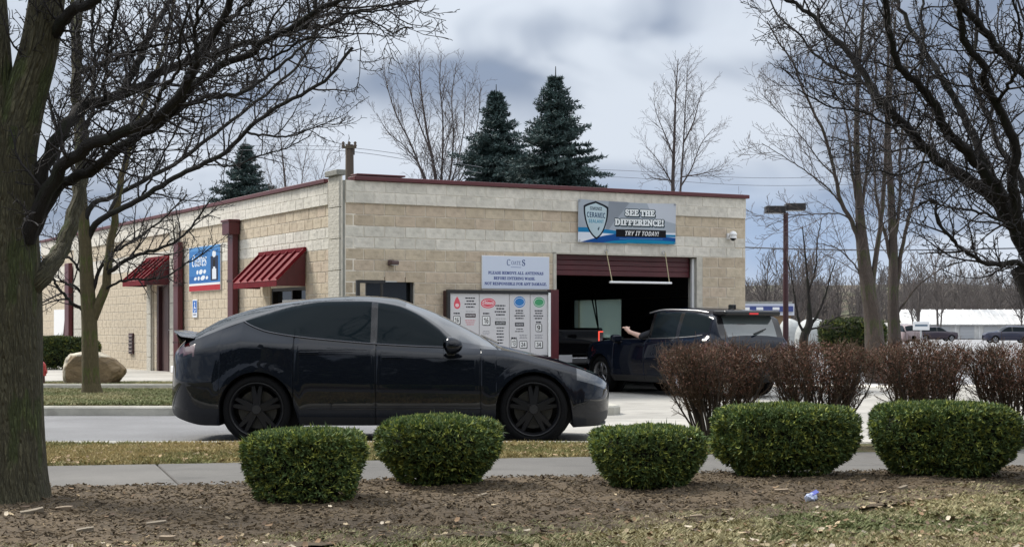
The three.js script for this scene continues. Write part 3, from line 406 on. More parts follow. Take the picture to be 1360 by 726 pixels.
function carBody(root, sp, mats) {
  const top = curve(sp.top), railY = curve(sp.rail, 1), railF = curve(sp.rail, 2), beltY = curve(sp.belt, 1), beltF = curve(sp.belt, 2), shY = curve(sp.shoulder, 1), shF = curve(sp.shoulder, 2), sillY = curve(sp.sill, 1), sillF = curve(sp.sill, 2);
  const [sr, sf] = sp.ends, hw = sp.half, pf = sp.planFront, pr = sp.planRear;
  const plan = (s) => hw * Math.pow(Math.max(1e-4, s > pf[0] ? 1 - Math.pow((s - pf[0]) / (sf + 0.004 - pf[0]), pf[1]) : s < pr[0] ? 1 - Math.pow((pr[0] - s) / (pr[0] - sr + 0.004), pr[1]) : 1), 0.45);
  let st = []; const N = Math.round((sf - sr) / 0.045);
  for (let i = 0; i <= N; i++) { const u = i / N; st.push(lerp(sr, sf, u < 0.5 ? lerp(u, sm(u), 0.6) : lerp(u, sm(u), 0.6))); }
  for (const w of sp.wheels) for (let i = 0; i <= 28; i++) st.push(w.s - w.arch * Math.cos(Math.PI * i / 28));
  const seams = sp.seams || []; for (const c of seams) st.push(c - 0.009, c - 0.004, c + 0.004, c + 0.009);
  for (const c of sp.cuts || []) st.push(c);
  st = [...new Set(st.map((x) => Math.round(x * 1e4) / 1e4))].sort((a, b) => a - b).filter((x, i, A) => i === 0 || x - A[i - 1] > 0.0025);
  const NA = 20, NB = 7, NC = 12, cols = NA + NB + NC, pos = [], nSt = st.length;
  const rowS = [];
  for (const s of st) {
    const w = plan(s), tp = top(s), rY = Math.min(railY(s), tp), bY = Math.min(beltY(s), rY), sY = Math.min(shY(s), bY - 0.005), lY = Math.min(sillY(s), sY - 0.02), mY = lerp(lY, sY, 0.55);
    const prof = curve([[lY, sillF(s) * w], [lerp(lY, mY, 0.3), lerp(sillF(s), 1, 0.72) * w], [mY, w], [sY, shF(s) * w], [bY, beltF(s) * w]]);
    let y0 = lY; for (const wh of sp.wheels) { const q = wh.arch * wh.arch - (s - wh.s) ** 2; if (q > 0) y0 = Math.max(y0, wh.y + Math.sqrt(q)); }
    y0 = Math.min(y0, bY - 0.02);
    let groove = 0; for (const c of seams) if (Math.abs(s - c) < 0.0045) groove = 0.012;
    let flare = 0; for (const wh of sp.wheels) { const dd = Math.abs(s - wh.s); if (dd < wh.arch + 0.12) flare = sp.flare * step(wh.arch + 0.12, wh.arch - 0.02, dd); }
    const P = []; P.push([y0, 0]);
    for (let j = 0; j <= NA; j++) { const y = lerp(y0, bY, j / NA); let fl = 0; for (const wh of sp.wheels) { const rr = Math.hypot(s - wh.s, y - wh.y); fl += sp.flare * step(wh.arch + 0.13, wh.arch + 0.02, rr); } P.push([y, Math.max(0, prof(y) + fl * Math.min(1, w / hw) - groove)]); }
    const zb = prof(bY), zr = railF(s) * w; for (let j = 1; j <= NB; j++) { const u = j / NB; P.push([lerp(bY, rY, u), lerp(zb, zr, u) + 0.008 * Math.sin(u * Math.PI) * step(0.02, 0.25, rY - bY)]); }
    for (let j = 1; j <= NC; j++) { const u = 1 - Math.pow(1 - j / NC, 0.8), z = 1 - u; P.push([lerp(rY, tp, 1 - Math.pow(z, sp.crown || 2.1)), zr * z]); }
    rowS.push(P);
  }
  const C = rowS[0].length, g = new THREE.BufferGeometry(), vp = [];
  for (const sd of [1, -1]) for (let i = 0; i < nSt; i++) for (let j = 0; j < C; j++) vp.push(st[i], rowS[i][j][0], sd * rowS[i][j][1]);
  const tris = []; const id = (sd, i, j) => (sd ? nSt * C : 0) + i * C + j;
  for (let sd = 0; sd < 2; sd++) for (let i = 0; i < nSt - 1; i++) for (let j = 0; j < C - 1; j++) {
    const a = id(sd, i, j), b = id(sd, i + 1, j), c = id(sd, i + 1, j + 1), d = id(sd, i, j + 1), s = (st[i] + st[i + 1]) / 2, y = (rowS[i][j][0] + rowS[i][j + 1][0] + rowS[i + 1][j][0] + rowS[i + 1][j + 1][0]) / 4;
    const seg = j === 0 ? 'U' : j <= NA ? 'A' : j <= NA + NB ? 'B' : 'C', row = seg === 'A' ? (j - 1) / NA : seg === 'B' ? (j - 1 - NA) / NB : (j - 1 - NA - NB) / NC;
    const name = sp.zone(seg, s, y, row, railY(s) - beltY(s), sd); if (!name) continue; const f = sd ? [a, c, b, a, d, c] : [a, b, c, a, c, d];
    tris.push([name + '|' + (['door', 'side_window', 'headlight', 'taillight', 'pillar', 'front_body', 'rear_body', 'tailgate_corner', 'quarter_window', 'lower_grille', 'sill_trim', 'lower_trim'].some((k) => name.startsWith(k)) ? sd : 0), f, seg]);
  }
  g.setAttribute('position', new THREE.Float32BufferAttribute(vp, 3)); g.setIndex(tris.filter((t) => t[2] !== 'U').flatMap((t) => t[1])); g.computeVertexNormals();
  const nn = g.attributes.normal;
  for (let i = 0; i < nSt; i++) { const a = id(0, i, C - 1), b = id(1, i, C - 1), n = V(nn.getX(a) + nn.getX(b), nn.getY(a) + nn.getY(b), nn.getZ(a) + nn.getZ(b)).normalize(); nn.setXYZ(a, n.x, n.y, n.z); nn.setXYZ(b, n.x, n.y, n.z); }
  const groups = new Map(); for (const [k, f] of tris) { if (!groups.has(k)) groups.set(k, []); groups.get(k).push(...f); }
  for (const [k, f] of groups) {
    const key = k.split('|')[0], nm = key.replace(/#.*/, ''), q = new THREE.BufferGeometry(), map = new Map(), p2 = [], n2 = [], u2 = [], ix = [];
    for (const v of f) { if (!map.has(v)) { map.set(v, p2.length / 3); p2.push(vp[v * 3], vp[v * 3 + 1], vp[v * 3 + 2]); n2.push(nn.getX(v), nn.getY(v), nn.getZ(v)); u2.push(vp[v * 3], vp[v * 3 + 1]); } ix.push(map.get(v)); }
    q.setAttribute('position', new THREE.Float32BufferAttribute(p2, 3)); q.setAttribute('normal', new THREE.Float32BufferAttribute(n2, 3)); q.setAttribute('uv', new THREE.Float32BufferAttribute(u2, 2)); q.setIndex(ix);
    if (nm === 'underbody') q.computeVertexNormals();
    part(nm, q, mats[nm] || mats.body, root);
  }
  return { plan, top, railY, beltY, railF, beltF, sideZ: (s, y) => { const w = plan(s), lY = sillY(s), sY = Math.min(shY(s), beltY(s) - 0.005), mY = lerp(lY, sY, 0.55); return curve([[lY, sillF(s) * w], [lerp(lY, mY, 0.3), lerp(sillF(s), 1, 0.72) * w], [mY, w], [sY, shF(s) * w], [beltY(s), beltF(s) * w]])(y); } };
}
const tyreMat = M([0.004, 0.004, 0.0045], 0.9, { specularIntensity: 0.4, bumpMap: rep(T.fine, 0.2), bumpScale: 0.002 });
function wheel(root, x, y, z, r, rimR, w, sideOut, rimMat, spokes = 5, twin = true) {
  const o = new THREE.Group(); o.name = 'wheel'; o.position.set(x, y, z); if (sideOut < 0) o.rotation.y = Math.PI; root.add(o);
  const prof = [[rimR, -w / 2 + 0.02], [rimR + 0.015, -w / 2], [r - 0.03, -w / 2 + 0.005], [r - 0.008, -w / 2 + 0.03], [r, -w / 4], [r, w / 4], [r - 0.008, w / 2 - 0.03], [r - 0.03, w / 2 - 0.005], [rimR + 0.015, w / 2], [rimR, w / 2 - 0.02]].map((p) => new THREE.Vector2(...p));
  part('tyre', new THREE.LatheGeometry(prof, 48).rotateX(Math.PI / 2), tyreMat, o);
  const g = [new THREE.LatheGeometry([[rimR - 0.005, -w / 2 + 0.02], [rimR - 0.03, -w / 2 + 0.06], [rimR - 0.035, w / 2 - 0.05], [rimR - 0.012, w / 2 - 0.012], [rimR + 0.004, w / 2 - 0.006], [rimR + 0.004, w / 2 - 0.03]].map((p) => new THREE.Vector2(...p)), 48).rotateX(Math.PI / 2)];
  for (let i = 0; i < spokes; i++) for (const k of twin ? [-1, 1] : [0]) {
    const sh = new THREE.Shape(), a = 0.028, b = twin ? 0.016 : 0.034; sh.moveTo(-a, 0.03); sh.lineTo(a, 0.03); sh.lineTo(b, rimR - 0.02); sh.lineTo(-b, rimR - 0.02); sh.closePath();
    g.push(new THREE.ExtrudeGeometry(sh, { depth: 0.022, bevelEnabled: true, bevelSize: 0.005, bevelThickness: 0.006, bevelSegments: 1 }).rotateX(-0.10).translate(0, 0, w / 2 - 0.05).rotateZ(i / spokes * Math.PI * 2 + k * 0.16));
  }
  part('rim', merge(g), rimMat, o);
  part('hub', merge([cyl(0.055, 0.045, 0.05, 16, 0, 0, w / 2 - 0.03, 'z')]), MT.black, o);
  part('brake_disc', cyl(rimR * 0.72, rimR * 0.72, 0.03, 28, 0, 0, -0.01, 'z'), M([0.05, 0.05, 0.05], 0.4, { metalness: 0.8 }), o);
  return o;
}
const carPaint = (c, o = {}) => M(c, 0.3, { specularIntensity: 0.0, clearcoat: 0.75, clearcoatRoughness: 0.02, ...o });
const tint = M([0.008, 0.013, 0.016], 0.03, { specularIntensity: 0.16 }), dark = M([0.008, 0.008, 0.009], 0.6), gloss = M([0.008, 0.008, 0.009], 0.12), lampGlass = M([0.05, 0.053, 0.056], 0.1, { clearcoat: 1 }), redLens = M([0.045, 0.004, 0.005], 0.12, { clearcoat: 1 });

// the black crossover in front
{
  const o = thing('parked_car', 'glossy black fastback crossover with dark wheels stopped on the drive in front of the building', 'car', V(-1.32, 0, -17.9), 0.012);
  const sp = {
    ends: [-2.38, 2.38], half: 0.955, planFront: [1.0, 5.6], planRear: [-1.3, 5], flare: 0.012, crown: 2.2,
    top: [[2.38, 0.60], [2.34, 0.655], [2.25, 0.71], [2.0, 0.81], [1.7, 0.897], [1.4, 0.972], [1.2, 1.022], [1.0, 1.12], [0.75, 1.248], [0.5, 1.374], [0.25, 1.472], [0.027, 1.543], [-0.347, 1.568], [-0.72, 1.552], [-1.09, 1.509], [-1.47, 1.437], [-1.84, 1.318], [-2.07, 1.19], [-2.2, 1.115], [-2.3, 1.01], [-2.36, 0.80], [-2.38, 0.62]],
    rail: [[2.38, 0.58, 0.82], [2.25, 0.685, 0.86], [2.0, 0.785, 0.87], [1.7, 0.868, 0.865], [1.4, 0.945, 0.86], [1.2, 0.98, 0.86], [0.95, 0.995, 0.86], [0.76, 1.002, 0.855], [0.534, 1.195, 0.79], [0.288, 1.365, 0.725], [0.074, 1.448, 0.685], [-0.283, 1.492, 0.665], [-0.65, 1.49, 0.66], [-0.98, 1.448, 0.665], [-1.32, 1.352, 0.69], [-1.54, 1.28, 0.715], [-1.84, 1.17, 0.765], [-2.07, 1.075, 0.83], [-2.2, 1.01, 0.87], [-2.3, 0.93, 0.88], [-2.38, 0.6, 0.88]],
    belt: [[2.38, 0.58, 0.82], [2.25, 0.685, 0.86], [2.0, 0.785, 0.87], [1.7, 0.868, 0.865], [1.4, 0.945, 0.86], [1.2, 0.98, 0.86], [0.95, 0.995, 0.86], [0.76, 1.002, 0.855], [0.5, 1.01, 0.875], [0.13, 1.026, 0.89], [-0.767, 1.097, 0.885], [-1.25, 1.165, 0.83], [-1.45, 1.235, 0.76], [-1.54, 1.28, 0.715], [-1.84, 1.17, 0.765], [-2.07, 1.075, 0.83], [-2.2, 1.01, 0.87], [-2.3, 0.93, 0.88], [-2.38, 0.6, 0.88]],
    shoulder: [[2.38, 0.52, 0.95], [2.2, 0.62, 0.965], [2.0, 0.70, 0.97], [1.7, 0.79, 0.97], [1.2, 0.90, 0.965], [0.7, 0.93, 0.962], [0, 0.95, 0.962], [-0.8, 0.985, 0.965], [-1.3, 1.01, 0.965], [-1.8, 0.985, 0.965], [-2.2, 0.89, 0.96], [-2.38, 0.55, 0.95]],
    sill: [[2.38, 0.40, 0.93], [2.34, 0.24, 0.92], [2.2, 0.19, 0.92], [1.9, 0.165, 0.92], [1.0, 0.19, 0.92], [-1.0, 0.19, 0.92], [-1.9, 0.19, 0.92], [-2.2, 0.25, 0.92], [-2.34, 0.32, 0.93], [-2.38, 0.45, 0.93]],
    wheels: [{ s: 1.535, y: 0.36, arch: 0.395 }, { s: -1.365, y: 0.36, arch: 0.395 }], seams: [0.98, -0.12, -0.98], cuts: [0.76, 0.55, -0.12, -0.18, -1.02, -1.54, 1.22, -2.05],
    zone(seg, s, y, row, gap) {
      if (seg === 'U') return 'underbody';
      if (seg === 'A') {
        if (y < 0.27 && s < 1.15 && s > -1.0) return 'sill_trim';
        if (s > 2.0 && s < 2.345 && row > 0.79 && row < 0.96) return 'headlight';
        if (s < -2.02 && y >= 1.035) return 'tailgate_corner'; if (s < -2.02 && s > -2.37 && y > 0.93 - (s + 2.02) * 0.06) return 'taillight';
        if (s > 2.1 && y < 0.33) return 'lower_grille';
        if (s < -2.1 && y < 0.36) return 'rear_valance';
        if (s > -0.12 && s < 0.98) return 'door#1'; if (s > -0.98 && s < -0.12) return 'door#2';
        return s > 0.98 ? 'front_body' : 'rear_body';
      }
      if (seg === 'B') { if (gap < 0.012) return s > 0 ? 'front_body' : 'rear_body'; return s < -0.10 && s > -0.2 ? 'pillar#2' : s > 0.70 ? 'pillar#1' : s > -0.15 ? 'side_window#1' : 'side_window#2'; }
      if (s > 1.2) return 'bonnet';
      if (s > 0.15) return row > 0.12 ? 'windscreen' : 'roof';
      if (s < -1.28 && s > -2.06) return row > 0.16 ? 'rear_window' : 'roof';
      if (s <= -2.06) return 'tailgate';
      return row > 0.16 ? 'glass_roof' : 'roof';
    },
  };
  const paint = carPaint([0.006, 0.0075, 0.011]), mats = { body: paint, underbody: dark, sill_trim: dark, headlight: lampGlass, taillight: redLens, lower_grille: dark, rear_valance: dark, pillar: gloss, side_window: tint, windscreen: M([0.02, 0.024, 0.028], 0.04), rear_window: tint, glass_roof: tint };
  const f = carBody(o, sp, mats);
  const rim = M([0.006, 0.006, 0.007], 0.35, { specularIntensity: 0.7 });
  for (const s of [1.535, -1.365]) for (const k of [1, -1]) wheel(o, s, 0.36, k * 0.825, 0.36, 0.282, 0.235, k, rim);
  for (const k of [1, -1]) {
    const line = (S0, S1, fn, r) => { const pts = []; for (let i = 0; i <= 30; i++) pts.push(fn(lerp(S0, S1, i / 30))); return new THREE.TubeGeometry(new THREE.CatmullRomCurve3(pts), 60, r, 5); };
    part('window_trim', merge([line(0.74, -1.53, (s) => V(s, f.beltY(s) + 0.004, k * (f.beltF(s) * f.plan(s) + 0.003)), 0.008)]), M([0.10, 0.10, 0.11], 0.25, { metalness: 0.6 }), o);
    for (const s of [1.535, -1.365]) part('wheel_liner', cyl(0.44, 0.44, 0.03, 28, s, 0.40, k * 0.60, 'z'), dark, o);
    const m = new THREE.Group(); m.name = 'mirror'; m.position.set(0.66, 1.03, k * 1.0); o.add(m);
    const sh = new THREE.SphereGeometry(0.115, 20, 14), p = sh.attributes.position; for (let i = 0; i < p.count; i++) { let x = p.getX(i) * 1.15, y = p.getY(i) * 0.80; if (x < 0) x *= 0.5; p.setXYZ(i, x + 0.10 * Math.max(0, -y) * 0.6, y, p.getZ(i) * 0.9); } sh.computeVertexNormals();
    part('mirror_shell', sh, paint, m); part('mirror_glass', box(0.004, 0.12, 0.16, -0.067, 0, 0), M([0.3, 0.3, 0.32], 0.03, { metalness: 1 }), m); part('mirror_arm', rbox(0.09, 0.04, 0.14, 0.015, 0.01, -0.09, -k * 0.06), gloss, m);
    for (const s of [0.05, -0.82]) { const y = 0.90 + (s < -0.5 ? 0.05 : 0), h = part('door_handle', rbox(0.21, 0.026, 0.012, 0.005), paint, o); h.position.set(s, y, k * (f.sideZ(s, y) + 0.002)); }
    part('door_crease', line(0.98, -0.86, (s) => V(s, 0.36 + 0.02 * Math.cos(s), k * (f.sideZ(s, 0.36) - 0.004)), 0.009), paint, o);
  }
  {                                                                                 // ducktail spoiler, front lip, badge-free nose intake, wipers
    const pts = [], n = 24; const g = new THREE.BufferGeometry(), pos = [], idx = [];
    for (let i = 0; i <= n; i++) { const z = lerp(-0.70, 0.70, i / n), q = 1 - Math.pow(Math.abs(z) / 0.72, 4) * 0.35, xb = -2.37 + 0.13 * (z / 0.7) ** 2; pos.push(-2.06, 1.165 - 0.06 * (z / 0.7) ** 2, z, -2.2, 1.172 - 0.05 * (z / 0.7) ** 2, z, xb, 1.195 - 0.035 * (z / 0.7) ** 2, z, xb, 1.18 - 0.035 * (z / 0.7) ** 2, z, -2.2, 1.10 - 0.06 * (z / 0.7) ** 2, z); }
    for (let i = 0; i < n; i++) for (let j = 0; j < 4; j++) { const a = i * 5 + j, b = a + 5; idx.push(a, b, b + 1, a, b + 1, a + 1); }
    g.setAttribute('position', new THREE.Float32BufferAttribute(pos, 3)); g.setIndex(idx); g.computeVertexNormals(); part('spoiler', g, gloss, o);
    const lip = []; for (let i = 0; i <= 20; i++) { const z = lerp(-0.82, 0.82, i / 20); lip.push(V(2.33 - 0.42 * Math.pow(Math.abs(z) / 0.85, 3.2), 0.185, z)); }
    part('front_lip', new THREE.TubeGeometry(new THREE.CatmullRomCurve3(lip), 40, 0.018, 6), dark, o);
    part('wiper', merge([rod(V(1.17, 1.05, 0.55), V(0.98, 1.135, -0.05), 0.008), rod(V(1.17, 1.05, -0.2), V(0.98, 1.135, -0.62), 0.008)]), dark, o);
    part('interior', merge([rbox(0.5, 0.6, 0.48, 0.08, 0.05, 0.75, 0.38), rbox(0.5, 0.6, 0.48, 0.08, 0.05, 0.75, -0.38)]), dark, o);
  }
}
// the dark utility vehicle turning into the opening
function suv(label, pos, turn, paint, opt = {}) {
  const o = thing('suv', label, 'suv', pos, turn), k = opt.h || 1;
  const Y = (t) => t.map((r) => [r[0], r[1] * k, ...r.slice(2)]);
  const sp = {
    ends: [-2.3, 2.3], half: 0.92, planFront: [1.2, 5], planRear: [-1.5, 6], flare: 0.015, crown: 2.6,
    top: Y([[2.3, 0.78], [2.22, 0.93], [2.05, 1.0], [1.5, 1.06], [1.1, 1.09], [0.75, 1.29], [0.38, 1.50], [0.1, 1.60], [-0.4, 1.645], [-1.2, 1.63], [-1.75, 1.575], [-1.92, 1.51], [-2.14, 1.12], [-2.22, 1.02], [-2.27, 0.85], [-2.3, 0.62]]),
    rail: Y([[2.3, 0.74, 0.8], [2.2, 0.88, 0.84], [2.0, 0.955, 0.87], [1.5, 1.01, 0.88], [1.1, 1.03, 0.88], [0.86, 1.04, 0.875], [0.5, 1.30, 0.80], [0.12, 1.50, 0.73], [-0.4, 1.555, 0.72], [-1.2, 1.535, 0.72], [-1.7, 1.49, 0.73], [-1.95, 1.43, 0.75], [-2.13, 1.08, 0.83], [-2.22, 0.98, 0.87], [-2.3, 0.6, 0.9]]),
    belt: Y([[2.3, 0.74, 0.8], [2.2, 0.88, 0.84], [2.0, 0.955, 0.87], [1.5, 1.01, 0.88], [1.1, 1.03, 0.88], [0.86, 1.04, 0.875], [0.5, 1.045, 0.885], [-0.8, 1.07, 0.89], [-1.5, 1.10, 0.87], [-1.8, 1.13, 0.855], [-1.95, 1.13, 0.85], [-2.13, 1.08, 0.83], [-2.22, 0.98, 0.87], [-2.3, 0.6, 0.9]]),
    shoulder: Y([[2.3, 0.7, 0.95], [2.1, 0.82, 0.965], [1.5, 0.93, 0.97], [0.7, 0.97, 0.965], [-0.8, 1.0, 0.965], [-1.7, 1.01, 0.965], [-2.15, 0.93, 0.96], [-2.3, 0.55, 0.95]]),
    sill: [[2.3, 0.45, 0.93], [2.2, 0.26, 0.92], [1.9, 0.22, 0.92], [1, 0.24, 0.93], [-1, 0.24, 0.93], [-1.9, 0.26, 0.92], [-2.2, 0.34, 0.92], [-2.3, 0.48, 0.93]],
    wheels: [{ s: 1.4, y: 0.35, arch: 0.39 }, { s: -1.3, y: 0.35, arch: 0.39 }], seams: [0.95, -0.1, -0.95], cuts: [0.86, 0.45, -0.1, -0.18, -1.0, -1.5, -1.88, 1.1, -1.93, -1.88, -2.12],
    zone(seg, s, y, row, gap, sd) {
      if (seg === 'U') return 'underbody';
      if (seg === 'A') { if (y < 0.36) return 'lower_trim'; if (s > 1.95 && y > 0.68 * k && y < 0.84 * k) return 'headlight'; if (s < -1.92 && s > -2.26 && y > 0.80 * k && y < 1.0 * k) return 'taillight'; if (s > -0.1 && s < 0.95) return 'door#1'; if (s > -0.95 && s < -0.1) return 'door#2'; return s > 0 ? 'front_body' : 'rear_body'; }
      if (seg === 'B') { if (gap < 0.02) return s > 0 ? 'front_body' : 'rear_body'; if ((s < -0.08 && s > -0.2) || (s < -0.95 && s > -1.06) || s > 0.80) return 'pillar#' + Math.round(s * 2 + 9); if (s < -1.5) return row > 0.06 && row < 0.93 && s > -1.88 ? 'quarter_window' : row >= 0.93 ? 'roof' : 'rear_body'; return s > -0.15 ? (opt.open && sd ? null : 'side_window#1') : s > -1 ? 'side_window#2' : 'side_window#3'; }
      if (s > 1.1) return 'bonnet'; if (s > 0.3) return row > 0.12 ? 'windscreen' : 'roof';
      if (s < -1.9 && s > -2.14) return row > 0.2 ? 'rear_window' : 'pillar'; if (s <= -2.14) return 'tailgate';
      return 'roof';
    },
  };
  const f = carBody(o, sp, { body: paint, underbody: dark, lower_trim: dark, headlight: lampGlass, taillight: redLens, pillar: gloss, side_window: tint, windscreen: tint, rear_window: M([0.08, 0.097, 0.10], 0.05, { clearcoat: 1 }), quarter_window: tint });
  const rim = M([0.32, 0.32, 0.33], 0.3, { metalness: 0.9 });
  for (const s of [1.4, -1.3]) for (const q of [1, -1]) part('wheel_liner', cyl(0.42, 0.42, 0.03, 24, s, 0.40, q * 0.56, 'z'), dark, o);
  for (const s of [1.4, -1.3]) for (const q of [1, -1]) wheel(o, s, 0.35, q * 0.80, 0.35, 0.235, 0.22, q, rim, 5, true);
  const sz = (s, y) => f.sideZ(s, y);
  for (const q of [1, -1]) {
    const m = new THREE.Group(); m.name = 'mirror'; m.position.set(0.72, 1.06 * k, q * 0.99); o.add(m); part('mirror_shell', rbox(0.14, 0.14, 0.2, 0.05, 0, 0, 0, 3), paint, m); part('mirror_arm', rbox(0.08, 0.04, 0.14, 0.015, 0.02, -0.07, -q * 0.08), gloss, m);
    const line = (S0, S1, fn, r) => { const p = []; for (let i = 0; i <= 20; i++) p.push(fn(lerp(S0, S1, i / 20))); return new THREE.TubeGeometry(new THREE.CatmullRomCurve3(p), 40, r, 5); };
    part('window_trim', line(0.82, -1.75, (s) => V(s, f.beltY(s) + 0.004, q * (f.beltF(s) * f.plan(s) + 0.003)), 0.011), M([0.30, 0.30, 0.31], 0.3, { metalness: 0.9 }), o);
    for (const s of [0.02, -0.82]) { const h = part('door_handle', rbox(0.2, 0.035, 0.03, 0.012), paint, o); h.position.set(s, 0.93 * k, q * (sz(s, 0.93 * k) + 0.012)); }
    part('roof_rail', line(0.12, -1.7, (s) => V(s, f.railY(s) + 0.045, q * (f.railF(s) * f.plan(s) - 0.05)), 0.015), M([0.62, 0.62, 0.63], 0.3, { metalness: 0.8 }), o);
  }
  const sg = new THREE.Group(); sg.name = 'rear_spoiler'; o.add(sg); part('blade', rbox(0.40, 0.10, 1.22, 0.045, -1.97, 1.525 * k, 0, 3), opt.spoiler || paint, sg); part('antenna', rbox(0.2, 0.09, 0.04, 0.02, -1.55, 1.645 * k, 0), gloss, o); part('brake_light', rbox(0.03, 0.03, 0.2, 0.008, -2.165, 1.515 * k, 0), M([0.3, 0.012, 0.015], 0.3, { emissive: new THREE.Color(0.14, 0.006, 0.006) }), sg);
  part('rear_wiper', rod(V(-2.165, 1.15 * k, 0), V(-2.12, 1.24 * k, 0.3), 0.012), dark, o);
  part('number_plate', rbox(0.012, 0.13, 0.32, 0.004, -2.315, 0.72 * k, 0), M([0.5, 0.5, 0.48], 0.5), o);
  part('bumper', rbox(0.1, 0.2, 1.5, 0.05, -2.25, 0.45, 0), dark, o);
  return o;
}
const HEAD = Math.atan2(0.871, -0.491);                                             // into the building
const fwd = V(-0.491, 0, -0.871), rgt = V(0.871, 0, -0.491);
const suvB = V(1.73, 0, -31).addScaledVector(fwd, -1.4).addScaledVector(rgt, 0.85);
suv('dark navy suv entering the drive-through opening with an arm out of its window', suvB, HEAD, carPaint([0.006, 0.0085, 0.016], { clearcoat: 0.6 }), { h: 0.97, open: true, spoiler: gloss, rear: true });
{                                                                                   // pickup truck already inside
  const pos = inB(5.45, 0.01, -1.45).addScaledVector(fwd, 2.7), o = thing('pickup_truck', 'black pickup truck seen from behind inside the dark wash tunnel', 'pickup', pos, HEAD), P = carPaint([0.006, 0.006, 0.007]);
  part('bed_side', merge([rbox(1.75, 0.6, 0.12, 0.04, -1.75, 0.92, 0.86), rbox(1.75, 0.6, 0.12, 0.04, -1.75, 0.92, -0.86), box(1.7, 0.05, 1.6, -1.75, 0.72, 0)]), P, o);
  part('tailgate', rbox(0.1, 0.52, 1.58, 0.03, -2.62, 0.93, 0), P, o);
  part('cab', merge([rbox(1.9, 0.75, 1.78, 0.12, 0.0, 0.9, 0), rbox(1.5, 0.65, 1.55, 0.16, -0.05, 1.5, 0)]), P, o);
  part('rear_window', box(0.02, 0.36, 1.2, -0.81, 1.53, 0), tint, o);
  part('bonnet', rbox(1.55, 0.6, 1.74, 0.12, 1.75, 0.88, 0), P, o);
  part('bumper', rbox(0.16, 0.16, 1.75, 0.04, -2.72, 0.56, 0), MT.steel, o);
  part('number_plate', rbox(0.015, 0.15, 0.31, 0.004, -2.815, 0.60, -0.1), M([0.6, 0.6, 0.62], 0.5), o);
  for (const z of [0.83, -0.83]) { const l = part('taillight', rbox(0.05, 0.36, 0.13, 0.015, -2.64, 0.98, z), redLens, o); part('glow_strip', merge([rbox(0.02, 0.34, 0.025, 0.006, -2.672, 0.98, z - Math.sign(z) * 0.045), rbox(0.02, 0.025, 0.11, 0.006, -2.672, 1.14, z), rbox(0.02, 0.025, 0.11, 0.006, -2.672, 0.82, z)]), M([0.5, 0.03, 0.02], 0.3, { emissive: new THREE.Color(0.4, 0.04, 0.025) }), l); }
  for (const x of [-1.7, 1.75]) for (const q of [1, -1]) wheel(o, x, 0.39, q * 0.82, 0.39, 0.24, 0.24, q, M([0.3, 0.3, 0.31], 0.35, { metalness: 0.8 }));
}
